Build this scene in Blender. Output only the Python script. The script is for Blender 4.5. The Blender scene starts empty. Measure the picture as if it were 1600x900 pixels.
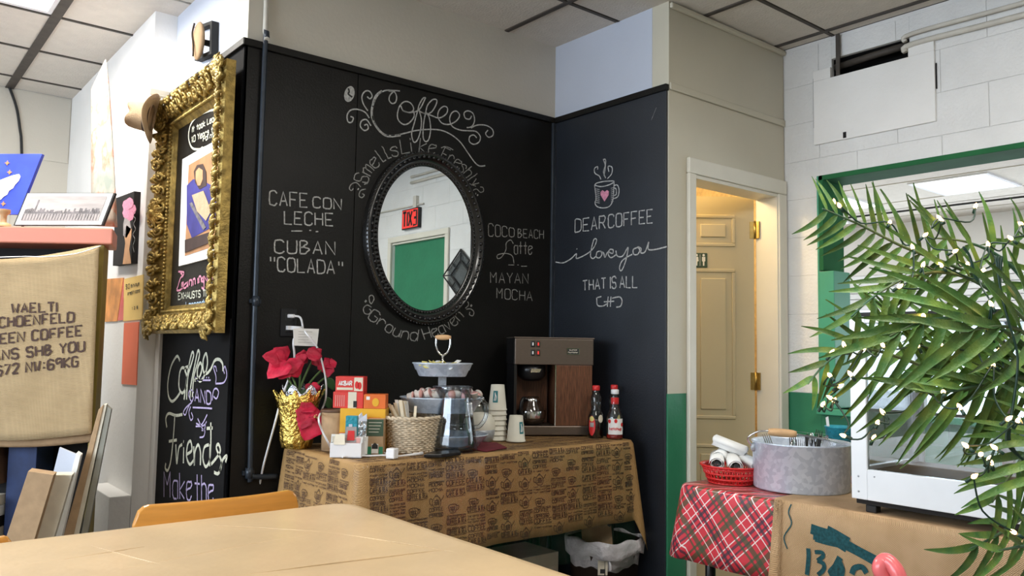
import bpy, bmesh, math, random
from mathutils import Vector, Matrix
random.seed(7)
PI = math.pi
C = bpy.context.scene.collection
sc = bpy.context.scene

# ---------------------------------------------------------------- camera
RX = Vector((0.7730, -0.0598, -0.6316)); RY = Vector((-0.6342, -0.0476, -0.7717)); RZ = Vector((0.0161, 0.9971, -0.0748))
RX.normalize(); RY = (RY - RX * RY.dot(RX)).normalized(); RZ = RX.cross(RY)
ROT = Matrix((RX, RY, RZ))           # world = ROT @ camera
EYE = Vector((0, 0, 1.2)); FPX = 1266.0
cd = bpy.data.cameras.new('camera'); cam = bpy.data.objects.new('camera', cd); C.objects.link(cam)
cam.matrix_world = Matrix.Translation(EYE) @ ROT.to_4x4()
cd.sensor_width = 36; cd.lens = FPX / 1600 * 36; cd.clip_start = 0.05; cd.clip_end = 200
sc.camera = cam
# ---------------------------------------------------------------- sky, lamps, exposure
w = bpy.data.worlds.new('sky'); sc.world = w; w.use_nodes = True
nt = w.node_tree; bg = nt.nodes['Background']
bg.inputs[0].default_value = (0.80, 0.90, 1.0, 1); bg.inputs[1].default_value = 4.5
sc.view_settings.view_transform = 'Standard'; sc.view_settings.look = 'None'
sc.view_settings.gamma = 1; sc.view_settings.use_curve_mapping = False
sc.view_settings.exposure = 0.0
def area(name, loc, rot, sx, sy, power, col):
    l = bpy.data.lights.new(name, 'AREA'); l.shape = 'RECTANGLE'; l.size = sx; l.size_y = sy; l.energy = power; l.color = col
    o = bpy.data.objects.new(name, l); C.objects.link(o); o.location = loc; o.rotation_euler = rot
    return o
area('daylight_window_lamp', (-2.85, 2.6, 1.7), (0, -PI/2, 0), 1.6, 4.6, 92, (0.74, 0.86, 1.0))
area('ceiling_panel_lamp_far', (0.415, 3.9, 2.77), (0, 0, 0), 0.5, 1.1, 46, (1, .95, .86))
area('ceiling_panel_lamp_near', (0.415, 0.26, 2.77), (0, 0, 0), 0.5, 1.1, 23, (1, .95, .86))
area('ceiling_panel_lamp_right', (2.215, 0.26, 2.77), (0, 0, 0), 0.5, 1.1, 27, (1, .95, .86))
area('porch_panel_lamp', (6.45, 2.5, 2.46), (0, 0, 0), 0.55, 0.4, 9, (1, .98, .95))
area('porch_daylight_lamp', (7.85, 3.0, 1.2), (0, PI/2, 0), 1.0, 3.0, 30, (0.85, 0.93, 1.0))
rl = bpy.data.lights.new('restroom_lamp', 'POINT'); rl.energy = 28; rl.color = (1, .74, .38); rl.shadow_soft_size = .08
ro = bpy.data.objects.new('restroom_lamp', rl); C.objects.link(ro); ro.location = (3.15, 2.95, 2.25)

# ---------------------------------------------------------------- pixel to point on a known plane
def ray(px, py): return ROT @ Vector(((px - 800) / FPX, -(py - 450) / FPX, -1))
def onX(px, py, x): d = ray(px, py); return EYE + d * (x / d.x)
def onY(px, py, y): d = ray(px, py); return EYE + d * (y / d.y)
def onZ(px, py, z): d = ray(px, py); return EYE + d * ((z - EYE.z) / d.z)
NV = Vector((.633, .774, 0)).normalized()
def onP(px, py, D): d = ray(px, py); return EYE + d * (D / d.dot(NV))

# ---------------------------------------------------------------- materials
def mat(name, col, rough=.5, metal=0., var=0., vs=8., bump=0., bs=60., coat=0., emit=0., trans=0., spec=None, col2=None, stretch=None, ior=1.45, alpha=1., kind='noise', rnd=0.):
    m = bpy.data.materials.new(name); m.use_nodes = True; t = m.node_tree; b = t.nodes['Principled BSDF']
    N = t.nodes.new; L = t.links.new
    c = (*col, 1)
    b.inputs['Base Color'].default_value = c; b.inputs['Roughness'].default_value = rough; b.inputs['Metallic'].default_value = metal
    b.inputs['Coat Weight'].default_value = coat; b.inputs['Coat Roughness'].default_value = .12
    b.inputs['Transmission Weight'].default_value = trans; b.inputs['IOR'].default_value = ior; b.inputs['Alpha'].default_value = alpha
    if spec is not None: b.inputs['Specular IOR Level'].default_value = spec
    if emit: b.inputs['Emission Color'].default_value = c; b.inputs['Emission Strength'].default_value = emit
    tc = N('ShaderNodeTexCoord'); mp = N('ShaderNodeMapping'); L(tc.outputs['Object'], mp.inputs[0])
    if stretch: mp.inputs['Scale'].default_value = stretch
    if var or col2:
        if kind == 'voronoi': n = N('ShaderNodeTexVoronoi'); n.inputs['Scale'].default_value = vs; src = n.outputs['Color']
        else: n = N('ShaderNodeTexNoise'); n.inputs['Scale'].default_value = vs; n.inputs['Detail'].default_value = 6; src = n.outputs[0]
        L(mp.outputs[0], n.inputs[0])
        r = N('ShaderNodeValToRGB'); L(src, r.inputs[0])
        d = col2 if col2 else tuple(max(0, x * (1 - var)) for x in col)
        r.color_ramp.elements[0].color = (*d, 1); r.color_ramp.elements[1].color = c
        r.color_ramp.elements[0].position = .35; r.color_ramp.elements[1].position = .65
        out = r.outputs[0]
        if rnd:
            oi = N('ShaderNodeObjectInfo'); h = N('ShaderNodeHueSaturation'); mr = N('ShaderNodeMapRange')
            L(oi.outputs['Random'], mr.inputs[0]); mr.inputs[3].default_value = 1 - rnd; mr.inputs[4].default_value = 1 + rnd
            L(mr.outputs[0], h.inputs['Value']); L(out, h.inputs['Color']); out = h.outputs[0]
        L(out, b.inputs['Base Color'])
    if bump:
        n2 = N('ShaderNodeTexNoise'); n2.inputs['Scale'].default_value = bs; n2.inputs['Detail'].default_value = 4; L(mp.outputs[0], n2.inputs[0])
        bp = N('ShaderNodeBump'); bp.inputs['Strength'].default_value = bump; bp.inputs['Distance'].default_value = .01
        L(n2.outputs[0], bp.inputs['Height']); L(bp.outputs[0], b.inputs['Normal'])
    return m
def weave(name, c1, c2, freq, bump=.5, rough=.9, coat=0.):
    m = mat(name, c1, rough, coat=coat); t = m.node_tree; b = t.nodes['Principled BSDF']; N = t.nodes.new; L = t.links.new
    tc = N('ShaderNodeTexCoord'); sep = N('ShaderNodeSeparateXYZ'); L(tc.outputs['Object'], sep.inputs[0])
    ad = N('ShaderNodeMath'); ad.operation = 'ADD'; L(sep.outputs[0], ad.inputs[0]); L(sep.outputs[1], ad.inputs[1])
    def sn(sock):
        a = N('ShaderNodeMath'); a.operation = 'MULTIPLY'; a.inputs[1].default_value = freq; L(sock, a.inputs[0])
        s = N('ShaderNodeMath'); s.operation = 'SINE'; L(a.outputs[0], s.inputs[0]); return s.outputs[0]
    p = N('ShaderNodeMath'); p.operation = 'MULTIPLY'; L(sn(ad.outputs[0]), p.inputs[0]); L(sn(sep.outputs[2]), p.inputs[1])
    no = N('ShaderNodeTexNoise'); no.inputs['Scale'].default_value = 9; no.inputs['Detail'].default_value = 8; L(tc.outputs['Object'], no.inputs[0])
    q = N('ShaderNodeMath'); q.operation = 'MULTIPLY_ADD'; q.inputs[1].default_value = .28; L(p.outputs[0], q.inputs[0]); L(no.outputs[0], q.inputs[2])
    r = N('ShaderNodeValToRGB'); L(q.outputs[0], r.inputs[0]); r.color_ramp.elements[0].color = (*c2, 1); r.color_ramp.elements[1].color = (*c1, 1)
    r.color_ramp.elements[0].position = .25; r.color_ramp.elements[1].position = .62
    L(r.outputs[0], b.inputs['Base Color'])
    bp = N('ShaderNodeBump'); bp.inputs['Strength'].default_value = bump; bp.inputs['Distance'].default_value = .002
    L(p.outputs[0], bp.inputs['Height']); L(bp.outputs[0], b.inputs['Normal'])
    return m
def plaid(name):
    m = mat(name, (.62, .03, .05), .45, coat=.3); t = m.node_tree; b = t.nodes['Principled BSDF']; N = t.nodes.new; L = t.links.new
    tc = N('ShaderNodeTexCoord'); sep = N('ShaderNodeSeparateXYZ'); L(tc.outputs['Object'], sep.inputs[0])
    def mth(op, a, bb=None, cc=None):
        n = N('ShaderNodeMath'); n.operation = op
        for i, v in enumerate((a, bb, cc)):
            if v is None: continue
            if isinstance(v, (int, float)): n.inputs[i].default_value = v
            else: L(v, n.inputs[i])
        return n.outputs[0]
    u = mth('ADD', sep.outputs[0], sep.outputs[1]); v = mth('SUBTRACT', sep.outputs[2], mth('MULTIPLY', sep.outputs[0], .6))
    a = mth('MULTIPLY', mth('ADD', u, v), 4.5); c = mth('MULTIPLY', mth('SUBTRACT', u, v), 4.5)
    def band(x, c0, hw):
        f = mth('FRACT', mth('ADD', x, 10.0)); return mth('LESS_THAN', mth('ABSOLUTE', mth('SUBTRACT', f, c0)), hw)
    def mix(base, f, col):
        x = N('ShaderNodeMix'); x.data_type = 'RGBA'; L(f, x.inputs[0])
        if isinstance(base, tuple): x.inputs[6].default_value = (*base, 1)
        else: L(base, x.inputs[6])
        x.inputs[7].default_value = (*col, 1); return x.outputs[2]
    col = (.66, .035, .055)
    for ax in (a, c):
        for c0, hw, cc in ((.22, .055, (.045, .085, .04)), (.36, .025, (.045, .085, .04)), (.78, .03, (.03, .03, .05)), (.66, .02, (.03, .03, .05)), (.58, .011, (.85, .75, .72)), (.88, .011, (.85, .75, .72)), (.06, .008, (.85, .75, .72))):
            f = mth('MULTIPLY', band(ax, c0, hw), .82 if cc[0] < .1 else 1.)
            col = mix(col, f, cc)
    L(col, b.inputs['Base Color'])
    return m
M = {}
M['white'] = mat('white_paint', (.88, .87, .85), .5, var=.06, vs=3, bump=.15, bs=40)
M['block'] = mat('painted_block', (.80, .80, .79), .55, var=.07, vs=5, bump=.35, bs=70)
M['beige'] = mat('offwhite_warm_lit', (.60, .56, .48), .5, var=.05, vs=3, bump=.1, bs=60)  # off-white walls; the warm, dim room light is in this colour
M['bluewhite'] = mat('daylit_pale_paint', (.56, .60, .70), .5, var=.04, vs=3, bump=.1, bs=60)  # bluish daylight on the off-white walls is put into this colour
M['cream'] = mat('offwhite_lit_cream', (.60, .56, .45), .45, var=.05, vs=3)  # off-white again, tinted for how light falls on the door wall
M['trimw'] = mat('trim_paint', (.74, .71, .62), .4, var=.05, vs=6)
M['black'] = mat('black_board', (.0095, .0088, .0078), .4, var=.3, vs=5, bump=.12, bs=120, spec=.28)
M['matteblack'] = mat('matte_black_board', (.009, .009, .010), .75, var=.3, vs=5, spec=.12)
M['blacksheen'] = mat('black_board_daylit', (.012, .016, .024), .46, var=.3, vs=4, bump=.12, bs=120, spec=.8)  # same black board; bluish window sheen mixed into the colour
M['chalk'] = mat('chalk', (.62, .62, .60), .95, var=.45, vs=90, bump=.5, bs=300)
M['chalkdim'] = mat('chalk_thin', (.40, .40, .38), .95, var=.5, vs=90)
M['chalkcream'] = mat('cream_chalk', (.62, .62, .50), .95, var=.3, vs=90)
M['chalkpink'] = mat('pink_chalk', (.75, .30, .42), .95, var=.3, vs=90)
M['chalkviolet'] = mat('violet_chalk', (.50, .42, .66), .95, var=.3, vs=90)
M['chalkblue'] = mat('blue_chalk', (.45, .62, .80), .95, var=.3, vs=90)
M['tile'] = mat('ceiling_tile', (.70, .65, .58), .9, var=.06, vs=14, bump=.5, bs=90)
M['tbar'] = mat('ceiling_bar', (.075, .062, .052), .6, var=.3, vs=20)
M['floor'] = mat('floor_vinyl', (.20, .17, .14), .4, var=.3, vs=6)
M['green'] = mat('green_paint', (.035, .22, .115), .42, var=.12, vs=6, bump=.15, bs=30)
M['dkgreen'] = mat('dark_green_paint', (.03, .15, .06), .75, var=.15, vs=6, spec=.1)
M['ltgreen'] = mat('sea_green_paint', (.07, .36, .22), .4, var=.1, vs=6)
M['doorp'] = mat('door_paint', (.58, .50, .32), .4, var=.04, vs=3)
M['warmwall'] = mat('restroom_wall', (.80, .62, .34), .7, var=.25, vs=40)
M['gold'] = mat('antique_gold', (.50, .345, .10), .38, .65, var=.55, vs=30, bump=.3, bs=120)
M['goldflat'] = mat('gold_paint', (.42, .26, .045), .5, .25, var=.15, vs=9)
M['goldfoil'] = mat('gold_foil', (.86, .62, .16), .2, 1, bump=1., bs=70)
M['silverfoil'] = mat('silver_foil', (.75, .78, .85), .18, 1, bump=1, bs=60)
M['galv'] = mat('galvanised_steel', (.70, .77, .88), .36, .4, col2=(.56, .63, .74), vs=70, kind='voronoi')
M['galvd'] = mat('grey_zinc', (.46, .49, .53), .5, .4, var=.25, vs=70)
M['steel'] = mat('brushed_steel', (.17, .135, .11), .36, .7, var=.1, vs=60, stretch=(1, 1, 12))
M['chrome'] = mat('chrome', (.75, .75, .75), .15, 1, var=.05)
M['brass'] = mat('brass', (.55, .38, .12), .3, 1, var=.2, vs=40)
M['walnut'] = mat('wood_grain_panel', (.17, .068, .032), .4, var=.55, vs=40, stretch=(6, 6, .5))
M['darkplastic'] = mat('black_plastic', (.012, .012, .013), .3, var=.1)
M['darkglass'] = mat('smoky_glass', (.05, .03, .02), .05, coat=1, var=.3, vs=8)
M['blackgloss'] = mat('black_gloss', (.012, .011, .010), .22, coat=.5, var=.2, vs=30)
M['mirror'] = mat('mirror_glass', (.82, .86, .86), .0, 1, var=.01)
M['pipe'] = mat('dark_conduit', (.035, .045, .06), .35, .3, var=.2, vs=20)
M['whitepipe'] = mat('painted_conduit', (.66, .63, .56), .45, var=.1, vs=20)
M['plastic'] = mat('white_plastic', (.80, .80, .82), .35, var=.03)
M['paper'] = mat('white_paper', (.82, .82, .80), .8, var=.05, vs=30)
M['card'] = mat('cream_card', (.74, .68, .55), .8, var=.1, vs=20)
M['cup'] = mat('paper_cup', (.76, .74, .64), .6, var=.05, vs=20)
M['teal'] = mat('teal_print', (.04, .22, .25), .6, var=.2, vs=60)
M['kraft'] = mat('kraft_card', (.45, .30, .17), .85, var=.15, vs=25, bump=.2)
M['red'] = mat('red_card', (.72, .05, .04), .45, var=.1, vs=20, coat=.3)
M['orange'] = mat('orange_card', (.80, .17, .03), .45, var=.15, vs=14, coat=.3)
M['yellow'] = mat('yellow_card', (.85, .46, .03), .45, var=.15, vs=12, coat=.3)
M['dkgreencard'] = mat('dark_green_card', (.05, .09, .05), .5, var=.2, vs=20)
M['wicker'] = mat('pale_wicker', (.70, .58, .42), .6, var=.35, vs=60)
M['stick'] = mat('birch_stick', (.80, .70, .52), .7, var=.1, vs=30)
M['creamer'] = mat('creamer_pod', (.80, .74, .66), .4, var=.08, vs=30)
M['pinkpkt'] = mat('pink_packet', (.80, .42, .38), .6, var=.1, vs=30)
M['yellowpkt'] = mat('yellow_packet', (.75, .66, .22), .6, var=.15, vs=30)
def glass(name, col, rough=.0, mixf=.85):
    m = bpy.data.materials.new(name); m.use_nodes = True; t = m.node_tree; N = t.nodes.new; L = t.links.new
    for n in list(t.nodes):
        if n.type == 'BSDF_PRINCIPLED': t.nodes.remove(n)
    out = [n for n in t.nodes if n.type == 'OUTPUT_MATERIAL'][0]
    tr = N('ShaderNodeBsdfTransparent'); tr.inputs[0].default_value = (*col, 1); gl = N('ShaderNodeBsdfGlossy'); gl.inputs['Roughness'].default_value = rough
    fr = N('ShaderNodeFresnel'); fr.inputs[0].default_value = 1.5
    mx = N('ShaderNodeMixShader'); ad = N('ShaderNodeMath'); ad.operation = 'MULTIPLY_ADD'; ad.inputs[1].default_value = mixf; ad.inputs[2].default_value = .05
    no = N('ShaderNodeTexNoise'); no.inputs['Scale'].default_value = 6; bp = N('ShaderNodeBump'); bp.inputs['Strength'].default_value = .02; L(no.outputs[0], bp.inputs['Height']); L(bp.outputs[0], gl.inputs['Normal'])
    L(fr.outputs[0], ad.inputs[0]); L(ad.outputs[0], mx.inputs[0]); L(tr.outputs[0], mx.inputs[1]); L(gl.outputs[0], mx.inputs[2]); L(mx.outputs[0], out.inputs[0])
    return m
M['glass'] = glass('clear_glass', (.93, .96, .98)); M['sheenglass'] = glass('clear_glass_blue_sheen', (.90, .94, .98), .03, .8)  # pitcher glass is clear; its bluish reflections are put into the tint
M['clearfilm'] = glass('clear_film', (.99, .99, .99), .10, .35)
M['water'] = glass('water', (.86, .92, .96), 0, .8)
M['syrup'] = mat('dark_syrup', (.018, .008, .005), .12, coat=1, var=.3, vs=20)
M['ketchup'] = mat('tomato_red', (.45, .02, .015), .25, coat=.7, var=.1)
M['redcap'] = mat('red_plastic', (.65, .03, .03), .3, var=.05)
M['napkinred'] = mat('dark_red_napkin', (.20, .02, .035), .8, var=.3, vs=20)
M['bract'] = mat('red_bract', (.62, .012, .055), .55, var=.35, vs=22, bump=.4, bs=45, rnd=.15)
M['stem'] = mat('green_stem', (.10, .17, .05), .6, var=.3, vs=30)
M['leafd'] = mat('dull_green_leaf', (.05, .12, .04), .5, var=.3, vs=20)
M['palm'] = mat('palm_green', (.17, .27, .05), .42, col2=(.055, .17, .045), vs=4, bump=.25, bs=40, rnd=.45)
M['rachis'] = mat('palm_stem', (.16, .20, .07), .5, col2=(.05, .13, .08), vs=6)
M['trunk'] = mat('palm_trunk', (.16, .12, .06), .8, var=.5, vs=20, bump=1)
M['cord'] = mat('dark_green_cord', (.012, .045, .03), .4, var=.2)
M['bulb'] = mat('warm_bulb', (1, .56, .22), .3, emit=16, var=.01)
M['cloth'] = mat('beige_vinyl_cloth', (.66, .485, .285), .38, var=.12, vs=5, bump=.35, bs=9, coat=.15)
M['chair'] = mat('orange_varnished_wood', (.66, .30, .055), .28, var=.12, vs=9, stretch=(1, 1, 8), coat=.5)
M['coffeecloth'] = weave('printed_burlap', (.42, .25, .095), (.29, .165, .06), 900, .25, .7, .12)
M['print'] = mat('brown_print', (.10, .052, .034), .8, var=.3, vs=200)
M['burlap'] = weave('burlap', (.78, .52, .30), (.55, .34, .17), 1150, .9)
M['sack'] = weave('coffee_sack', (.46, .34, .19), (.34, .245, .13), 1300, .5)
M['stencil'] = mat('stencil_ink', (.085, .05, .04), .9, var=.35, vs=60)
M['tealink'] = mat('teal_ink', (.015, .095, .11), .9, var=.5, vs=120)
M['plaid'] = plaid('plaid_cloth')
M['shelf'] = mat('salmon_shelf', (.58, .20, .13), .45, var=.08, vs=4)
M['shelfdark'] = mat('brown_shelf', (.13, .07, .04), .6, var=.4, vs=12)
M['olive'] = mat('olive_board', (.36, .27, .06), .7, var=.3, vs=5)
M['olivegrey'] = mat('grey_green_board', (.30, .29, .24), .6, var=.2, vs=9)
M['darkblue'] = mat('dark_blue_card', (.015, .035, .12), .6, var=.4, vs=12)
M['bluecanvas'] = mat('blue_paint', (.035, .07, .62), .6, var=.35, vs=8)
M['goldstar'] = mat('ochre_paint', (.45, .24, .10), .7, var=.3, vs=20)
M['felt'] = mat('tan_felt', (.52, .38, .24), .9, var=.15, vs=20, bump=.3, bs=200)
M['brownband'] = mat('dark_brown_felt', (.06, .04, .03), .9, var=.2)
M['exitred'] = mat('exit_red', (.85, .05, .04), .5, emit=.5, var=.05)
M['pink'] = mat('pink_vinyl', (.80, .16, .17), .3, var=.06, vs=5, coat=.4)
M['woodlt'] = mat('turned_wood', (.66, .40, .20), .5, var=.2, vs=20)
M['tealcup'] = mat('teal_enamel', (.02, .32, .42), .4, var=.2, vs=60, bump=.6, bs=90)
M['coralpaper'] = mat('coral_paper', (.88, .20, .10), .7, var=.08, vs=5)
M['orangepaper'] = mat('orange_paper', (.90, .38, .11), .6, var=.45, vs=9)
M['yellowpaper'] = mat('yellow_paper', (.86, .60, .20), .7, var=.06, vs=9)
M['ink'] = mat('dark_ink', (.03, .03, .03), .8, var=.2)
M['bin'] = mat('brown_bin', (.035, .02, .014), .5, var=.2, vs=10)
M['liner'] = mat('bin_liner', (.82, .80, .84), .35, var=.15, vs=20, bump=1, bs=30)
M['lamp'] = mat('light_diffuser', (1, .98, .94), .5, emit=7, var=.01)
M['alum'] = mat('white_metal', (.90, .92, .95), .3, .05, var=.05, vs=6)
M['dark'] = mat('dark_void', (.012, .010, .010), .8, var=.3)
M['skin'] = mat('peach_paint', (.62, .34, .17), .7, var=.3, vs=12)
M['hairp'] = mat('umber_paint', (.06, .035, .03), .7, var=.3, vs=12)
M['amber'] = mat('amber_paint', (.52, .26, .12), .7, var=.35, vs=8)
M['violetp'] = mat('violet_paint', (.06, .055, .28), .6, var=.4, vs=8)
M['greyp'] = mat('grey_print', (.22, .20, .21), .6, var=.6, vs=40)
M['skyp'] = mat('pale_print', (.42, .38, .37), .5, var=.3, vs=5, stretch=(1, 1, 6))

# ---------------------------------------------------------------- mesh building
OFF = {}
def V(*a): return Vector(a)
def smooth_path(pts, k=6, closed=False):
    if len(pts) < 3: return [Vector(p) for p in pts]
    P = [Vector(p) for p in pts]; n = len(P); out = []
    rng = n if closed else n - 1
    for i in range(rng):
        if closed: p0, p1, p2, p3 = P[(i-1) % n], P[i], P[(i+1) % n], P[(i+2) % n]
        else: p0, p1, p2, p3 = P[max(i-1, 0)], P[i], P[i+1], P[min(i+2, n-1)]
        for j in range(k):
            t = j / k
            out.append(.5 * ((2*p1) + (p2-p0)*t + (2*p0-5*p1+4*p2-p3)*t*t + (3*p1-p0-3*p2+p3)*t**3))
    if not closed: out.append(P[-1])
    return out
class MB:
    def __init__(s): s.v = []; s.f = []; s.s = []
    def add(s, vs, fs, sm=False):
        b = len(s.v); s.v += [Vector(v) for v in vs]; s.f += [tuple(b + i for i in f) for f in fs]; s.s += [sm] * len(fs); return s
    def box(s, a, b):
        x0, y0, z0 = a; x1, y1, z1 = b
        return s.add([(x0,y0,z0),(x1,y0,z0),(x1,y1,z0),(x0,y1,z0),(x0,y0,z1),(x1,y0,z1),(x1,y1,z1),(x0,y1,z1)],
                     [(0,3,2,1),(4,5,6,7),(0,1,5,4),(1,2,6,5),(2,3,7,6),(3,0,4,7)])
    def obox(s, c, sz, rot=(0,0,0)):
        from mathutils import Euler
        R = Euler(rot).to_matrix(); c = Vector(c); h = [q/2 for q in sz]
        vs = [c + R @ Vector((a*h[0], b*h[1], d*h[2])) for d in (-1,1) for a, b in ((-1,-1),(1,-1),(1,1),(-1,1))]
        return s.add(vs, [(0,3,2,1),(4,5,6,7),(0,1,5,4),(1,2,6,5),(2,3,7,6),(3,0,4,7)])
    def prism(s, poly, vec):
        n = len(poly); P = [Vector(p) for p in poly]; Q = [p + Vector(vec) for p in P]
        return s.add(P + Q, [tuple(range(n))[::-1], tuple(range(n, 2*n))] + [(i, (i+1) % n, n+(i+1) % n, n+i) for i in range(n)])
    def tube(s, pts, r, n=8, closed=False, sm=True):
        P = [Vector(p) for p in pts]; m = len(P); rr = r if isinstance(r, (list, tuple)) else [r]*m
        vs = []; prev = None
        for i, p in enumerate(P):
            if closed: t = P[(i+1) % m] - P[(i-1) % m]
            else: t = P[min(i+1, m-1)] - P[max(i-1, 0)]
            if t.length < 1e-9: t = Vector((0,0,1))
            t.normalize()
            if prev is None: u = t.orthogonal().normalized()
            else: u = prev - t * prev.dot(t); u = u.normalized() if u.length > 1e-6 else t.orthogonal().normalized()
            prev = u; w_ = t.cross(u)
            for k in range(n): a = 2*PI*k/n; vs.append(p + (u*math.cos(a) + w_*math.sin(a))*rr[i])
        fs = [(i*n+k, i*n+(k+1) % n, ((i+1) % m)*n+(k+1) % n, ((i+1) % m)*n+k) for i in range(m if closed else m-1) for k in range(n)]
        s.add(vs, fs, sm)
        if not closed: s.f += [tuple(len(s.v)-len(vs)+k for k in range(n))[::-1], tuple(len(s.v)-n+k for k in range(n))]; s.s += [False, False]
        return s
    def lathe(s, prof, c, n=28, fn=None, sm=True, rot=None, sq=1.):
        c = Vector(c); vs = []; m = len(prof)
        for r, z in prof:
            for k in range(n):
                a = 2*PI*k/n; q = Vector((r*math.cos(a), r*math.sin(a)*sq, z))
                if fn: q = fn(q, a)
                if rot: q = rot @ q
                vs.append(c + q)
        return s.add(vs, [(i*n+k, i*n+(k+1) % n, (i+1)*n+(k+1) % n, (i+1)*n+k) for i in range(m-1) for k in range(n)], sm)
    def ball(s, c, r, n=8, m=5):
        c = Vector(c); r = Vector(r) if not isinstance(r, (int, float)) else Vector((r, r, r)); vs = []
        for i in range(m+1):
            t = PI*i/m
            for k in range(n): a = 2*PI*k/n; vs.append(c + Vector((r.x*math.sin(t)*math.cos(a), r.y*math.sin(t)*math.sin(a), -r.z*math.cos(t))))
        return s.add(vs, [(i*n+k, i*n+(k+1) % n, (i+1)*n+(k+1) % n, (i+1)*n+k) for i in range(m) for k in range(n)], True)
    def grid(s, fn, nu, nv, sm=True):
        vs = [fn(i/nu, j/nv) for j in range(nv+1) for i in range(nu+1)]
        return s.add(vs, [(j*(nu+1)+i, j*(nu+1)+i+1, (j+1)*(nu+1)+i+1, (j+1)*(nu+1)+i) for j in range(nv) for i in range(nu)], sm)
    def ribbon(s, pts, nrm, w_, lift=.0018):
        P = [Vector(p) for p in pts]; m = len(P); vs = []
        for i, p in enumerate(P):
            t = P[min(i+1, m-1)] - P[max(i-1, 0)]
            if t.length < 1e-9: t = Vector((0, 0, 1))
            n = nrm if isinstance(nrm, Vector) else nrm[i]
            sd = t.normalized().cross(n); sd = sd.normalized() if sd.length > 1e-6 else Vector((1,0,0))
            ww = (w_[i] if isinstance(w_, (list, tuple)) else w_) * .5
            vs += [p + sd*ww + n*lift, p - sd*ww + n*lift]
        return s.add(vs, [(2*i, 2*i+1, 2*i+3, 2*i+2) for i in range(m-1)])
    def build(s, name, m, parent=None, bevel=0, solid=0, sub=0, origin=None, label=None, seg=2):
        off = OFF[parent.name] if parent is not None else None
        if off is None:
            if origin is not None: off = Vector(origin)
            else:
                xs = [v.x for v in s.v]; ys = [v.y for v in s.v]; zs = [v.z for v in s.v]
                off = Vector(((min(xs)+max(xs))/2, (min(ys)+max(ys))/2, min(zs)))
        me = bpy.data.meshes.new(name); me.from_pydata([v - off for v in s.v], [], s.f)
        me.polygons.foreach_set('use_smooth', s.s); me.materials.append(M[m] if isinstance(m, str) else m); me.validate()
        bm = bmesh.new(); bm.from_mesh(me); bmesh.ops.recalc_face_normals(bm, faces=bm.faces) if not getattr(s, 'keep', False) else None; bm.to_mesh(me); bm.free()
        o = bpy.data.objects.new(name, me); C.objects.link(o)
        if parent is not None: o.parent = parent
        else: o.location = off
        OFF[o.name] = off
        if solid: d = o.modifiers.new('solid', 'SOLIDIFY'); d.thickness = solid; d.offset = 0
        if bevel: b = o.modifiers.new('bevel', 'BEVEL'); b.width = bevel; b.segments = seg; b.limit_method = 'ANGLE'; b.angle_limit = .7
        if sub: b = o.modifiers.new('sub', 'SUBSURF'); b.levels = sub; b.render_levels = sub
        if label: o['label'] = label
        return o
def thing(name, label, cat, loc, group=None):
    o = bpy.data.objects.new(name, None); C.objects.link(o); o.location = loc; o.empty_display_size = .1
    o['label'] = label; o['category'] = cat; OFF[o.name] = Vector(loc)
    if group: o['group'] = group
    return o
def tag(o, label, cat, group=None, kind=None):
    o['label'] = label; o['category'] = cat
    if group: o['group'] = group
    if kind: o['kind'] = kind
    return o
def struct(name, mb, m, parent=None, **k):
    o = mb.build(name, m, parent, **k)
    if parent is None: o['kind'] = 'structure'
    return o
def piece(src, parent, loc, mat3=None, name=None):
    c = src.copy(); C.objects.link(c); c.parent = parent
    if name: c.name = name
    c.matrix_local = Matrix.Translation(Vector(loc)) @ (mat3.to_4x4() if mat3 else Matrix.Identity(4))
    return c

# ---------------------------------------------------------------- hand lettering strokes
G = {'A':'002640 1232','B':'0006 ~062635241303 ~032342312000','C':'~4536160501103041','D':'0006 ~062645412000','E':'46060040 0333','F':'460600 0333',
'G':'~4536160501103041 414323','H':'0006 4046 0343','I':'0006','J':'~4641301001','K':'0006 460340 ','L':'060040','M':'000623 2346 4640','N':'00064046',
'O':'~26160501103041453626','P':'0006 ~0636453303','Q':'~26160501103041453626 2240','R':'0006 ~0636453303 2340','S':'~45361605133341301001','T':'0646 2620',
'U':'~060110304146','V':'062046','W':'0610233046','X':'0046 0640','Y':'062346 2320','Z':'06460040',
'0':'~26160501103041453626','1':'152620','2':'~051636453300 0040','3':'~05163645233341301001','4':'360242 3630','5':'460604 ~0434423010','6':'~4526050110304233130 2'.replace(' ',''),
'7':'064610','8':'~2314052645342302103042 33'.replace(' ',''),'9':'~4434130516364540','&':'~4015263514011043',':':'2122 2425','.':'0001','-':'1333','"':'1416 3436','$':'~45361605133341301001 2026',"'":'1416'}
Gl = {'a':'~47371706041333 4743','b':'0903 ~0617374644330304','c':'~463717060413 1344','d':'4943 ~4637170604133345','e':'~05464737170604133344','f':'~4938292420 0747',
'g':'~4637170604133345 ~4742301001','h':'0903 ~0617374643','i':'2723 2829','k':'0903 470543','l':'~19141333','m':'0703 ~06172723 ~26374743','n':'0703 ~0617374643',
'o':'~27170604133344463727','p':'0700 ~0617374644330304','r':'0703 ~05173746','s':'~463717063544331304','t':'2923 0747','u':'~0704133345 4743','v':'072347','w':'0713253347','x':'0743 4703','y':'0724 4700','z':'07470343'}
WD = {'I': 0, '1': 2.2, 'i': 2, 'l': 2, 'M': 4.6, '.': .3, ':': 2, ' ': 2.6, "'": 2, '"': 3.4, 't': 3.4, 'f': 3.6}
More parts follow.
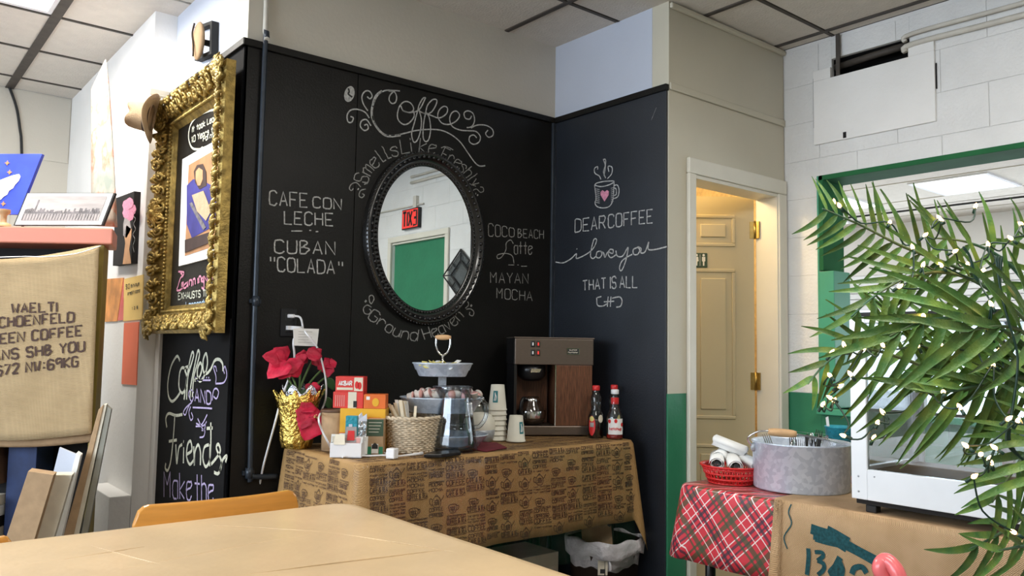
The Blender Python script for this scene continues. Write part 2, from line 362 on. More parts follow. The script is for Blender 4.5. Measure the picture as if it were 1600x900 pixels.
def strokes(text, gap=1.5, caps_small=False):
    x = 0; out = []
    for ch in text:
        if ch == ' ': x += 2.8 + gap * .4; continue
        low = ch in Gl; g = Gl.get(ch) or G.get(ch, '')
        sh = -2 if ch in ('i',) else (-1 if ch in ('1', ':', "'") else 0)
        for st in g.split():
            sm = st[0] == '~'
            if sm: st = st[1:]
            pts = [Vector((x + int(st[i]) * (.82 if low else 1) + sh, int(st[i+1]) - (3 if low else 0), 0)) for i in range(0, len(st)-1, 2)]
            out.append(smooth_path(pts, 5) if sm else pts)
        x += (WD.get(ch, 4) if not low else WD.get(ch, 3.4)) + gap
    return out, x - gap
def text_map(mb, text, fn, nrm, w_, gap=1.5, jit=.0, sub=1, lift=.0018):
    """fn(u, v): u 0..1 along the line, v 0..1 = capital height"""
    st, W = strokes(text, gap)
    for s_ in st:
        pts = []
        for i, p in enumerate(s_):
            if i and sub > 1:
                for k in range(1, sub): pts.append(s_[i-1].lerp(p, k/sub))
            pts.append(p)
        q = [fn((p.x + random.uniform(-jit, jit))/W, (p.y + random.uniform(-jit, jit))/6) for p in pts]
        mb.ribbon(q, nrm if isinstance(nrm, Vector) else [nrm(p.x/W, p.y/6) for p in pts], w_, lift)
def text_px(mb, text, p0, p1, h0, h1, surf, nrm, w_, gap=1.5, jit=.12, lean=0., lift=.0018):
    """baseline from pixel p0 to p1, capital heights in px, projected on a real surface"""
    def fn(u, v):
        x = p0[0] + (p1[0]-p0[0])*u; y = p0[1] + (p1[1]-p0[1])*u; h = h0 + (h1-h0)*u
        return surf(x + lean*v*h, y - v*h)
    text_map(mb, text, fn, nrm, w_, gap, jit, lift=lift)
def text_arc(mb, text, base, h, surf, nrm, w_, gap=1.2):
    B = smooth_path([Vector((a, b, 0)) for a, b in base], 12)
    Ls = [0]
    for i in range(1, len(B)): Ls.append(Ls[-1] + (B[i]-B[i-1]).length)
    def fn(u, v):
        d = u*Ls[-1]; i = 1
        while i < len(B)-1 and Ls[i] < d: i += 1
        t = (d-Ls[i-1])/max(1e-6, Ls[i]-Ls[i-1]); p = B[i-1].lerp(B[i], t); tn = (B[i]-B[i-1]).normalized()
        up = Vector((tn.y, -tn.x, 0)); q = p + up*v*h
        return surf(q.x, q.y)
    text_map(mb, text, fn, nrm, w_, gap, .12)
def draw_px(mb, lists, ox, oy, s_, surf, nrm, w_, lift=.0018):
    """hand-traced strokes; taper at the ends like chalk"""
    for l in lists:
        nums = [float(a) for a in l.replace(',', ' ').split()]
        pts = smooth_path([Vector((nums[i], nums[i+1], 0)) for i in range(0, len(nums), 2)], 7)
        mb.ribbon([surf(ox + p.x/s_, oy + p.y/s_) for p in pts], nrm, w_, lift)
# ================================================================ THE SETTING
H = 2.82; YA = 3.14; XB = 2.845; YE = 2.375; XD = 3.80; XC = 1.168; XC2 = 1.075; YS = 4.10; YR = 6.0; XF = -3.0; YN = -3.0
NA = V(0, -1, 0); NB = V(-1, 0, 0); NU = V(0, 0, 1)
sA = lambda x, y: onY(x, y, YA); sB = lambda x, y: onX(x, y, XB); sC = lambda x, y: onX(x, y, XC); sC2 = lambda x, y: onX(x, y, XC2)
floor = struct('floor', MB().box((XF-.1, YN-.1, -.1), (8.2, 6.2, 0)), 'floor')
ceil_ = struct('ceiling', MB().box((XF-.1, YN-.1, H+.02), (4.2, 6.2, H+.12)), 'tbar')
# suspended ceiling: tiles and the bars between them
gx = [.715 + .6*k for k in range(-6, 6)]; gy = [4.51 + .605*k for k in range(-12, 4)]
light_cells = {(-1, -1), (-1, -2), (-1, -7), (-1, -8), (2, -7), (2, -8), (-4, -3), (-4, -4)}
tile_src = None
for i in range(-6, 6):
    for j in range(-12, 3):
        x0 = .715 + .6*i; y0 = 4.51 + .605*j; x1 = x0 + .6; y1 = y0 + .605
        if x0 > XD or x1 < XF: continue
        if y0 > YR or (x0 >= 1.2 and y0 > YA+.1): continue
        if (i, j) in light_cells: continue
        cx0, cx1, cy0, cy1 = max(x0+.011, XF+.005), min(x1-.011, XD-.005), max(y0+.011, YN+.005), min(y1-.011, YR-.005)
        if cy1 - cy0 < .05 or cx1 - cx0 < .05: continue
        if cx1-cx0 > .57 and cy1-cy0 > .575:
            if tile_src is None:
                tile_src = MB().box((-.289, -.2915, 0), (.289, .2915, .016)).build('ceiling_tile', 'tile', None, bevel=.003, origin=(0,0,0)); tile_src.parent = ceil_
                tile_src.location = V((x0+x1)/2, (y0+y1)/2, H) - OFF['ceiling']
            else: piece(tile_src, ceil_, V((x0+x1)/2, (y0+y1)/2, H) - OFF['ceiling'])
        else: MB().box((cx0, cy0, H), (cx1, cy1, H+.016)).build('ceiling_tile', 'tile', ceil_)
for x in gx:
    if XF < x < XD:
        wd = .024 if abs(x-.715) < .01 else .012
        for (a, b) in (((YN, YR),) if x < XC2 else ((YN, YA+.01),)):
            if x > XB: b = YE
            MB().box((x-wd, a, H-.006), (x+wd, b, H+.012)).build('ceiling_bar', 'tbar', ceil_)
for y in gy:
    if YN < y < YR:
        b = XD if y < YE else (XB if y < YA else XC2)
        MB().box((XF, y-.009, H-.005), (b, y+.009, H+.011)).build('ceiling_bar', 'tbar', ceil_)
def panel(x0, x1, y0, y1, z, lab, grp=None):
    t = thing('ceiling_light', lab, 'light', ((x0+x1)/2, (y0+y1)/2, z), grp)
    MB().box((x0+.03, y0+.03, z+.002), (x1-.03, y1-.03, z+.012)).build('diffuser', 'lamp', t)
    f = MB()
    for a, b in (((x0, y0), (x1, y0+.03)), ((x0, y1-.03), (x1, y1)), ((x0, y0+.03), (x0+.03, y1-.03)), ((x1-.03, y0+.03), (x1, y1-.03))): f.box((a[0], a[1], z-.004), (b[0], b[1], z+.014))
    f.build('frame', 'plastic', t)
panel(.13, .70, 3.31, 4.49, H, 'bright fluorescent ceiling panel at the top left of the room')
panel(.13, .70, -.33, .85, H, 'fluorescent ceiling panel above the photographer', None)
panel(1.93, 2.50, -.33, .85, H, 'fluorescent ceiling panel nearer the windowed right wall')
# back wall (A) and its black boards
wb = struct('wall_back', MB().box((XC+.012, YA+.012, 0), (XB+.1, YA+.14, H)), 'beige')
for a, b in ((XC, 1.674), (1.678, XB-.012)): MB().box((a, YA, .0), (b, YA+.0121, 2.40)).build('black_board', 'black', wb, bevel=.0015)
MB().box((XC-.012, YA-.014, 2.395), (XB, YA+.0122, 2.425)).build('black_cap_trim', 'black', wb, bevel=.003)
MB().box((XB-.022, YA-.012, .0), (XB, YA+.0122, 2.40)).build('corner_strip', 'pipe', wb, bevel=.003)
# left wall (C)
wc = struct('wall_left', MB().box((XC+.012, YA+.14, 0), (XC+.13, YS, H)), 'bluewhite')
MB().box((XC, YA, 0), (XC+.0118, YS-.17, 2.40)).build('black_board', 'matteblack', wc, bevel=.0015)
MB().box((XC-.014, YA-.012, 2.395), (XC+.0118, YS-.004, 2.425)).build('black_cap_trim', 'black', wc, bevel=.003)
MB().box((XC-.008, 3.155, .02), (XC-.0005, YS-.075, 1.30)).build('black_board', 'matteblack', wc, bevel=.0015)
MB().box((XC-.02, YS-.07, 0), (XC+.0118, YS-.002, 2.395)).build('white_batten', 'white', wc, bevel=.003)
MB().box((XC-.03, YA+.13, 1.30), (XC-.0005, YA+.16, 2.27)).build('gap_shade_strip', 'dark', wc, bevel=.002)  # dark strip added for the shadowed gap behind the frame box
# white wall further left (C2) and the rear wall
w2 = struct('wall_far_left', MB().box((XC2, YS, 0), (XC+.13, YR+.1, H)), 'white')
MB().box((XC2-.01, YS-.012, 2.40), (XC+.01, YS-.0004, 2.43)).build('wall_seam', 'beige', w2, bevel=.002)
w3 = struct('wall_rear', MB().box((XF-.1, YR, 0), (XC2, YR+.1, H)), 'beige')
# painted block courses of the rear wall
for k in range(5):
    for q in range(6):
        x1 = XC2-.004-.0 - q*.62 - (k % 2)*.31
        MB().box((x1-.612, YR-.006, .62+k*.44), (x1, YR-.0004, .62+k*.44+.432)).build('wall_panel', 'beige', w3, bevel=.002)
# side wall (B) and the wall with the rest room door (E)
w4 = struct('wall_side', MB().box((XB+.012, YE+.101, 0), (XB+.1, YA+.0119, H)), 'bluewhite')
MB().box((XB, YE+.006, 0), (XB+.0118, YA-.013, 2.40)).build('black_board', 'blacksheen', w4, bevel=.0015)
MB().box((XB-.012, YE-.002, 2.395), (XB+.0118, YA-.015, 2.425)).build('black_cap_trim', 'black', w4, bevel=.003)
w5 = struct('wall_door_side', MB().box((XB+.012, YE, 1.01), (3.03, YE+.1, 2.41)).box((XB+.012, YE, 2.41), (XD, YE+.1, H)).box((3.03, YE, 2.03), (XD, YE+.1, 2.41)).box((3.735, YE, 0), (XD, YE+.1, 2.03)), 'cream')
MB().box((XB+.006, YE-.002, 0), (2.98, YE+.1, 1.01)).build('green_wainscot', 'green', w5, bevel=.002)
MB().box((XB+.012, YE-.012, 2.40), (XD-.002, YE-.0005, 2.435)).build('picture_rail', 'cream', w5, bevel=.005)
MB().box((XB+.012, YE-.02, H-.035), (XD-.002, YE-.0005, H-.007)).build('crown_trim', 'cream', w5, bevel=.008)
d1 = struct('trim_1', MB().box((2.98, YE-.022, 0), (3.032, YE-.0005, 2.03)).box((3.72, YE-.022, 0), (3.79, YE-.0005, 2.03)).box((2.98, YE-.022, 2.03), (3.79, YE-.0005, 2.105)), 'trimw', bevel=.006)
MB().box((3.0305, YE-.01, 0), (3.045, YE+.12, 2.03)).box((3.715, YE-.01, 0), (3.735, YE+.12, 2.03)).box((3.045, YE-.01, 2.012), (3.715, YE+.12, 2.03)).build('door_jamb', 'trimw', d1, bevel=.002)
# rest room behind
w6 = struct('wall_restroom', MB().box((XB+.1, 4.3, 0), (4.35, 4.4, 2.45)).box((4.25, YE+.1, 0), (4.35, 4.3, 2.45)).box((XB+.02, YA+.152, 0), (XB+.1, 4.3, 2.45)).box((XB+.1, YE+.11, 2.42), (4.25, 4.3, 2.45)), 'warmwall')
# six-panel door leaf, hinged at the right jamb and swung into the room
dh = V(3.705, YE+.125, 0); dd = V(-.76, .65, 0).normalized(); dn = V(dd.y, -dd.x, 0) * -1
if dn.y > 0: dn = -dn
def dp(u, z, o=0.): return dh + dd*u + V(0,0,z) + dn*o
def dbox(mb, u0, u1, z0, z1, o0, o1): return mb.prism([dp(u0,z0,o0), dp(u1,z0,o0), dp(u1,z1,o0), dp(u0,z1,o0)], dn*(o1-o0))
dl = dbox(MB(), 0, .72, .01, 2.03, -.035, 0).build('door_1', 'doorp', None); dl['kind'] = 'structure'
for u0, u1 in ((.10, .335), (.385, .62)):
    for z0, z1 in ((.15, .72), (.85, 1.64), (1.76, 1.93)):
        f = MB(); b = .018
        dbox(f, u0, u1, z0, z0+b, 0, .007); dbox(f, u0, u1, z1-b, z1, 0, .007); dbox(f, u0, u0+b, z0+b, z1-b, 0, .007); dbox(f, u1-b, u1, z0+b, z1-b, 0, .007)
        f.build('door_panel_moulding', 'doorp', dl, bevel=.004)
        dbox(MB(), u0+.05, u1-.05, z0+.05, z1-.05, 0, .008).build('door_panel', 'doorp', dl, bevel=.007)
for z in (.25, 1.05, 1.85):
    h_ = MB(); dbox(h_, .0, .022, z-.045, z+.045, 0, .004); h_.box((3.705, YE+.095, z-.045), (3.7145, YE+.122, z+.045)); h_.tube([dp(-.004, z-.048, .006), dp(-.004, z+.048, .006)], .006); h_.build('hinge', 'brass', dl)
kn = MB(); kn.ball(dp(.66, .95, .05), .028, 14, 8).tube([dp(.66, .95, 0), dp(.66, .95, .05)], .012); kn.build('door_knob', 'brass', dl)
q0 = MB(); dbox(q0, .248, .325, 1.646, 1.724, .0, .006)
rs = q0.build('restroom_sign', 'dkgreencard', None, bevel=.003); tag(rs, 'small dark green restroom sign with a man and woman on the door', 'sign')
pc = MB()
for u in (.268, .305):
    pc.prism([dp(u+.0065*math.cos(a), 1.712+.0065*math.sin(a), .0062) for a in [k*PI/5 for k in range(10)]], dn*.001)
    w1_ = .0105 if u > .3 else .0085
    pc.prism([dp(u-.0085, 1.703, .0062), dp(u+.0085, 1.703, .0062), dp(u+w1_, 1.680, .0062), dp(u+.004, 1.678, .0062), dp(u+.0035, 1.656, .0062), dp(u-.0035, 1.656, .0062), dp(u-.004, 1.678, .0062), dp(u-w1_, 1.680, .0062)], dn*.001)
pc.prism([dp(.286, 1.655, .0062), dp(.2875, 1.655, .0062), dp(.2875, 1.716, .0062), dp(.286, 1.716, .0062)], dn*.001)
pc.build('pictogram', 'paper', rs)

# right wall (D), of painted blocks, with the pass-through opening and further on the exit door
OY0, OY1, OZ0, OZ1 = 1.14, 2.178, .93, 2.107
DY0, DY1, DZ = -.12, .745, 2.14
def cut(y0, y1, z0, z1, holes):
    rs_ = [(y0, y1, z0, z1)]
    for h in holes:
        nr = []
        for (a, b, c, d) in rs_:
            if h[1] <= a or h[0] >= b or h[3] <= c or h[2] >= d: nr.append((a, b, c, d)); continue
            if a < h[0]: nr.append((a, h[0], c, d))
            if h[1] < b: nr.append((h[1], b, c, d))
            a2, b2 = max(a, h[0]), min(b, h[1])
            if c < h[2]: nr.append((a2, b2, c, h[2]))
            if h[3] < d: nr.append((a2, b2, h[3], d))
        rs_ = nr
    return [r for r in rs_ if r[1]-r[0] > .012 and r[3]-r[2] > .012]
PY0, PY1, PZ0, PZ1 = 1.592, 2.195, 2.268, 2.655
holes = [(OY0, OY1, OZ0, OZ1), (DY0-.05, DY1+.05, 0, DZ+.05), (1.708, 2.10, 2.60, 2.70)]
core = MB()
for r_ in cut(YN, YE+.1, 0, H, [(OY0, OY1, OZ0, OZ1), (DY0, DY1, 0, DZ), (1.71, 2.10, 2.60, 2.70)]): core.box((XD+.004, r_[0], r_[2]), (XD+.2, r_[1], r_[3]))
wd_ = struct('wall_right', core, 'block')
row = 0; z = 0.0
while z < H - .02:
    z1 = min(z + .2, H)
    y = YE - .003 - (0.2 if row % 2 else 0)
    if row % 2:
        for r_ in cut(y+.0008, YE-.003, z+.0007, z1-.0007, holes): MB().box((XD, r_[0], r_[2]), (XD+.0039, r_[1], r_[3])).build('wall_block', 'green' if z < .99 else 'block', wd_, bevel=.0012, seg=1)
    while y > YN+.01:
        y0 = max(y - .4, YN)
        for r_ in cut(y0+.0008, y-.0008, z+.0007, z1-.0007, holes): MB().box((XD, r_[0], r_[2]), (XD+.0039, r_[1], r_[3])).build('wall_block', 'green' if z < .99 else 'block', wd_, bevel=.0012, seg=1)
        y = y0
    z = z1; row += 1
# access hatch with an open slot above it
ac = thing('access_hatch', 'painted white access hatch high on the wall above the green window opening', 'panel', (XD, (PY0+PY1)/2, PZ0))
MB().box((XD-.014, PY0, PZ0), (XD-.0005, PY1, 2.60)).box((XD-.014, PY0, 2.60), (XD-.0005, 1.71, PZ1)).box((XD-.014, 2.10, 2.60), (XD-.0005, PY1, PZ1)).build('hatch_panel', 'white', ac, bevel=.002)
MB().box((XD-.018, 2.02, PZ0+.006), (XD-.0141, 2.035, PZ0+.035)).build('latch_hole', 'dark', ac)
MB().box((XD-.006, 2.196, 2.36), (XD-.0006, 2.20, 2.62)).build('chipped_gap', 'dark', ac); MB().box((XD-.006, 1.586, 2.42), (XD-.0006, 1.591, 2.54)).build('chipped_gap', 'dark', ac)
sl = MB().box((XD+.17, 1.71, 2.60), (XD+.19, 2.10, 2.70)).box((XD+.02, 1.711, 2.601), (XD+.17, 1.713, 2.699)).box((XD+.02, 2.097, 2.601), (XD+.17, 2.099, 2.699)).box((XD+.02, 1.713, 2.697), (XD+.17, 2.097, 2.699)).box((XD+.02, 1.713, 2.601), (XD+.17, 2.097, 2.603)).build('slot_recess', 'dark', ac)  # slot lined near-black; the cavity's shade is in the colour
MB().tube([(XD+.03, 1.714, 2.675), (XD+.03, 1.9, 2.67), (XD+.03, 2.096, 2.66)], .018).build('slot_lining', 'tbar', ac)
MB().box((XD-.022, 2.045, 2.60), (XD-.015, 2.065, 2.81)).build('hanger_strap', 'tbar', ac)
for k, (z0, z1, r) in enumerate(((2.705, 2.70, .011), (2.655, 2.648, .013))):
    o = MB().tube(smooth_path([(XD-.016, 1.72, z0-.03), (XD-.018, 1.68, z0), (XD-.018, 1.2, z1), (XD-.018, .2, z1)], 5), r).build('wall_conduit', 'whitepipe', None)
    tag(o, ('upper' if k == 0 else 'lower') + ' white painted conduit running right from the open slot', 'pipe')
# green lined opening
tr = struct('trim_2', MB().box((XD-.004, OY1-.022, 1.62), (XD+.2, OY1, OZ1)).box((XD-.004, OY0, OZ1-.025), (XD+.2, OY1, OZ1)).box((XD-.004, OY0, OZ0), (XD+.2, OY0+.022, OZ1-.025)), 'dkgreen', bevel=.002)
MB().box((XD-.01, OY1-.08, OZ0), (XD+.15, OY1, 1.615)).build('post', 'ltgreen', tr, bevel=.004)
MB().box((XD-.006, OY1+.0005, OZ0), (XD-.0005, OY1+.01, OZ1)).box((XD-.05, OY0, OZ0-.03), (XD+.2, OY1, OZ0)).build('sill', 'ltgreen', tr, bevel=.003)
MB().box((XD+.152, OY1-.06, 1.53), (XD+.17, OY1-.024, 1.615)).build('hinge', 'brass', tr)
# exit door seen in the mirror
ex = MB().box((XD+.03, DY0, .01), (XD+.075, DY1, DZ-.0)).build('door_2', 'green', None); ex['kind'] = 'structure'
struct('trim_3', MB().box((XD-.02, DY0-.05, 0), (XD-.0005, DY0, DZ)).box((XD-.02, DY1, 0), (XD-.0005, DY1+.05, DZ)).box((XD-.02, DY0-.05, DZ), (XD-.0005, DY1+.05, DZ+.05)).box((XD-.0004, DY0+.001, DZ-.018), (XD+.03, DY1-.001, DZ-.001)), 'trimw', bevel=.004)
bar = MB().tube([(XD-.03, DY0+.08, 1.0), (XD-.03, DY1-.08, 1.0)], .016).box((XD-.03, DY0+.06, .97), (XD+.03, DY0+.1, 1.03)).box((XD-.03, DY1-.1, .97), (XD+.03, DY1-.06, 1.03)).build('push_bar', 'chrome', ex)
sg = thing('exit_sign', 'red and black EXIT sign above the green door, seen in the mirror', 'sign', (XD-.01, .225, 2.235))
MB().box((XD-.035, .09, 2.235), (XD-.0005, .36, 2.415)).build('housing', 'darkplastic', sg, bevel=.004)
MB().box((XD-.0365, .10, 2.245), (XD-.0351, .35, 2.405)).build('face', 'exitred', sg)
e_ = MB(); text_map(e_, 'EXIT', lambda u, v: V(XD-.0372, .335-.22*u, 2.262+.125*v), NB, .022, 1.6, 0, lift=.001); e_.build('lettering', 'ink', sg)
MB().box((XD-.03, .26, 2.416), (XD-.0005, .31, 2.52)).build('wiring_box', 'whitepipe', sg)
o = MB().tube([(XD-.012, .40, 2.44), (XD-.012, 1.0-1.6, 2.45)], .008).build('wall_conduit', 'whitepipe', None); tag(o, 'thin conduit on the wall beside the EXIT sign, seen in the mirror', 'pipe')
# leaded diamond ornament on the wall, seen in the mirror
dm = thing('diamond_ornament', 'black leaded diamond ornament beside the green exit door, in the mirror', 'ornament', (XD-.01, .90, 1.62))
cy, cz, ry_, rz_ = .98, 1.79, .24, .20
def dpt(a, b): return V(XD-.02, cy + a*ry_, cz + b*rz_)
f = MB()
for k1 in (1, .55):
    cs = [dpt(k1, 0), dpt(0, k1), dpt(-k1, 0), dpt(0, -k1)]
    for i in range(4): f.tube([cs[i], cs[(i+1) % 4]], .007, 6)
for t in (0, .5):
    for i, (a, b) in enumerate((((1,0),(0,1)), ((0,1),(-1,0)), ((-1,0),(0,-1)), ((0,-1),(1,0)))):
        p = (a[0]*(1-t)+b[0]*t, a[1]*(1-t)+b[1]*t); f.tube([dpt(*p), dpt(p[0]*.55, p[1]*.55)], .005, 6)
f.build('leading', 'ink', dm)
MB().prism([dpt(.97, 0)+V(.006,0,0), dpt(0, .97)+V(.006,0,0), dpt(-.97, 0)+V(.006,0,0), dpt(0, -.97)+V(.006,0,0)], (.004, 0, 0)).build('pane', 'glass', dm)

# room beyond the opening
PX = 8.0
wp = struct('wall_porch', MB().box((PX-.02, -3, 2.0), (PX+.1, 6.2, 2.53)).box((PX, -3, 0), (PX+.1, 6.2, .35)).box((PX, -3, 1.64), (PX+.1, 6.2, 2.0)).box((4.0, 6.1, 0), (PX, 6.2, 2.53)).box((4.0, -3.1, 0), (PX, -3, 2.53)), 'white')
for k in range(6): MB().box((PX-.03, 2.2, 1.64+k*.06), (PX-.004, 6.0, 1.64+k*.06+.055)).build('siding_board', 'alum', wp, bevel=.004)
for y in (-2, -.5, 1.0, 2.35, 3.55, 4.65): MB().box((PX, y-.05, .35), (PX+.06, y+.05, 1.64)).build('mullion', 'alum', wp)
struct('ceiling_porch', MB().box((4.0, -3, 2.5), (8.1, 6.2, 2.55)), 'tile')
cp = bpy.data.objects['ceiling_porch']
for x in (4.6, 5.35, 6.1, 6.85, 7.6): MB().box((x-.008, -3, 2.494), (x+.008, 6.1, 2.4998)).build('ceiling_bar', 'beige', cp)
MB().box((7.2, -3, 2.47), (7.215, 6.1, 2.485)).build('track', 'ink', cp)
panel(6.14, 6.80, 2.24, 2.80, 2.49, 'large bright ceiling panel seen through the green window opening')
panel(6.3, 6.9, 3.36, 3.62, 2.49, 'narrow bright ceiling light at the left edge of the opening')
panel(8.0-.9, 8.0-.4, 4.0, 4.3, 2.49, 'small distant ceiling light low in the window opening')
# walls behind the camera; the left one has the shop windows
struct('wall_near', MB().box((XF-.1, YN-.1, 0), (XD+.2, YN, H)), 'beige')
ww = struct('wall_window', MB().box((XF-.1, YN, 0), (XF, YR, .8)).box((XF-.1, YN, 2.55), (XF, YR, H)).box((XF-.1, YN, .8), (XF, .1, 2.55)).box((XF-.1, 5.1, .8), (XF, YR, 2.55)), 'white')
w1 = struct('window_1', MB().box((XF-.06, .1, .8), (XF-.01, 5.1, .86)).box((XF-.06, .1, 2.49), (XF-.01, 5.1, 2.55)).box((XF-.06, .1, .86), (XF-.01, .16, 2.49)).box((XF-.06, 5.04, .86), (XF-.01, 5.1, 2.49)).box((XF-.06, 1.74, .86), (XF-.01, 1.80, 2.49)).box((XF-.06, 3.4, .86), (XF-.01, 3.46, 2.49)), 'alum')

# ---------------------------------------------------------------- chalk on the back wall
cA = MB(); cA2 = MB()
Z1 = (530, 120, 4.5)
draw_px(cA, ['425,100 380,97 320,98 270,130 238,200 230,260 245,320 285,380 335,412 400,410 470,395 540,378 640,370 720,378 790,410 850,460 900,530 950,600 985,627 1025,625',
 '345,100 385,106 402,140 395,178 370,188 350,165 356,130 385,100', '520,235 525,280 490,325 450,335 415,305 408,260 425,205 460,175 500,185 522,225 500,250 450,240 432,205',
 '450,240 500,252 560,232 600,160 603,147 585,155 560,200 550,240 528,320 508,400 522,458 548,445 570,380 576,300 560,235',
 '560,240 610,262 650,245 680,195 683,163 655,162 620,200 606,255 592,330 588,420 604,455 628,440 641,370 632,290 610,250',
 '575,250 640,270 700,290 750,262 760,222 735,208 702,235 692,280 720,325 770,335 820,312 845,272 822,242 790,255 775,300 795,350 850,375 910,380 960,385 990,420 982,458 945,475 914,455 917,420 945,410 965,430',
 '895,358 930,350 950,310 940,260 905,240 877,255 885,290 915,298 930,275', '925,360 970,340 1030,342 1075,370 1080,410 1050,425 1028,400 1045,375',
 '200,240 168,190 158,140 180,103 212,103 230,135 215,155 195,140', '210,290 180,250 130,230 80,235 55,270 60,315 85,320 98,290 78,280', '222,345 190,302 155,312 148,350 175,378 202,365 195,335 175,342'], *Z1, sA, NA, .006)
draw_px(cA, ['300,100 258,135 234,200 228,270 250,335 295,392 345,417 430,410'], *Z1, sA, NA, .011)
cA.prism([sA(530+(70+36*math.cos(a)-8*math.sin(a))/4.5, 120+(122+56*math.sin(a))/4.5)+V(0,-.0018,0) for a in [k*PI/9 for k in range(18)]], (0, -.0008, 0))
bk = MB(); draw_px(bk, ['62,82 68,105 62,122 90,145'], *Z1, sA, NA, .008, .0032)
bk.build('chalk_drawing', 'ink', wb)
def zz(o, s): return lambda l: [(o[0]+x/s, o[1]+y/s) for x, y in l]
z1 = zz((530, 120), 4.5)
text_arc(cA2, 'Smells', z1([(190, 762), (225, 685), (285, 618), (350, 572), (420, 553)]), 22, sA, NA, .0048, 1.0)
text_arc(cA2, 'Like', z1([(440, 540), (540, 527), (670, 548)]), 22, sA, NA, .0048, 1.2)
text_arc(cA2, 'Freshly', z1([(705, 575), (800, 625), (870, 690), (935, 780)]), 19, sA, NA, .0046, 1.0)
draw_px(cA2, ['150,775 120,745 85,755 70,785 85,800 98,785', '185,790 150,800 138,835 158,850 175,832 160,822', '880,740 920,755 960,770', '990,775 1010,780 1012,805 990,812 965,790 940,800 935,825 955,830 960,815', '715,500 740,492 770,498 800,515', '160,740 195,745'], *Z1, sA, NA, .0045)
for x, y in ((132, 790), (972, 832)): draw_px(cA, [f'{x-3},{y-3} {x},{y} {x+3},{y+3}'], *Z1, sA, NA, .009)
z3 = zz((380, 380), 3.0)
text_arc(cA2, 'Ground', z3([(582, 352), (640, 392), (690, 425), (750, 448), (815, 458)]), 18, sA, NA, .0048, 1.0)
text_arc(cA2, 'Heaven', z3([(850, 452), (920, 430), (980, 398), (1035, 345)]), 18, sA, NA, .0048, 1.0)
draw_px(cA2, ['600,285 612,262 605,245 590,250 592,275 600,285', '600,300 580,290 563,305 568,328 588,332 598,318 590,308', '1030,290 1035,270 1050,272 1055,290 1040,305', '1045,310 1065,308 1080,322 1075,340 1060,335 1062,322'], 380, 380, 3.0, sA, NA, .0045)
for x, y in ((573, 272), (1068, 293)): draw_px(cA2, [f'{x-3},{y-3} {x},{y} {x+3},{y+3}'], 380, 380, 3.0, sA, NA, .011)
for tx, p0, p1, h0, h1 in (('CAFE', (421, 320), (480, 324), 22, 21), ('CON', (489, 324), (533, 328), 16, 17), ('LECHE', (444, 350), (520, 353), 20, 19), ('CUBAN', (429, 395), (523, 398), 20, 20), ('"COLADA"', (420, 423), (536, 429), 22, 20),
    ('COCO', (763, 369), (803, 370), 20, 13), ('BEACH', (809, 371), (849, 373), 13, 13), ('MAYAN', (766, 442), (825, 443), 17, 15), ('MOCHA', (776, 466), (831, 470), 16, 14)):
    text_px(cA if p0[0] < 600 else cA2, tx, p0, p1, h0, h1, sA, NA, .0058 if p0[0] < 600 else .0042)
draw_px(cA, ['455,361 472,361', '483,360 486,360', '493,362 497,362'], 0, 0, 1, sA, NA, .005); draw_px(cA2, ['794,414 803,414', '808,414 810,414', '814,416 823,416'], 0, 0, 1, sA, NA, .004)
draw_px(cA2, ['185,542 172,525 152,540 150,572 130,605 112,612 112,595 150,588 180,600 188,635'], 740, 200, 3.0, sA, NA, .0045)
text_px(cA2, 'atte', (803, 397), (831, 397), 20, 18, sA, NA, .0044, 1.0)
cA.build('chalk_lettering', 'chalk', wb); cA2.build('chalk_lettering', 'chalkdim', wb)
# chalk on the side wall
cB = MB()
for tx, p0, p1, h0, h1 in (('DEAR', (899, 363), (946, 357), 20, 20), ('COFFEE', (951, 356), (1020, 348), 20, 21), ('THAT', (911, 454), (947, 451), 15, 17), ('IS', (954, 451), (963, 450), 18, 18), ('ALL', (969, 450), (996, 449), 18, 18)): text_px(cB, tx, p0, p1, h0, h1, sB, NB, .0062)
draw_px(cB, ['385,628 420,632 455,615 483,590 482,610 500,607 540,585 565,560 578,525 566,522 556,555 549,598 560,612 575,600 580,582 597,578 603,592 592,608 578,606 576,590',
 '597,580 610,585 617,606 630,582 652,588 655,572 640,570 632,590 645,608 672,592', '668,575 675,600 700,600 725,560 715,620 695,668 685,655 700,620 745,592', '770,560 750,570 752,592 770,592 780,572 770,558 786,565 785,585 805,580 822,535 820,568 850,570 908,556', '484,566 487,568',
 '578,795 582,830 605,835 625,825', '580,795 600,790', '632,790 628,838', '645,790 642,838', '650,798 685,792 697,810 690,835 670,840', '612,815 660,812'], 740, 200, 3.0, sB, NB, .0062)
draw_px(cB, ['568,268 575,330 570,350 580,368 610,375 640,365 655,330 660,250', '568,268 600,275 640,265 660,250 620,250 580,258 568,268', '660,270 675,268 683,290 678,320 660,330 650,325', '658,282 668,285 670,310 658,318',
 '598,242 590,225 570,212 568,190 582,182 583,195', '608,148 620,150 618,190 612,225', '610,150 618,175 610,205 620,235', '628,238 648,215 650,185 632,180 635,205'], 740, 200, 3.0, sB, NB, .0052)
for k in range(8): draw_px(cB, [f'572,{285+k*9} 592,{289+k*9}', f'645,{283+k*9} 657,{280+k*9}'], 740, 200, 3.0, sB, NB, .0028)
cB.build('chalk_lettering', 'chalk', w4)
hp = MB(); hp.prism([sB(740+x/3, 200+y/3)+V(-.0018,0,0) for x, y in ((615,345),(597,315),(597,300),(606,292),(616,300),(627,291),(636,298),(634,315))], (-.0008, 0, 0)); hp.build('chalk_heart', 'chalkpink', w4)
sc_ = MB(); draw_px(sc_, ['1018,188 1022,178 1026,168'], 0, 0, 1, sB, NB, .002); sc_.build('scratch', 'chalkdim', w4)
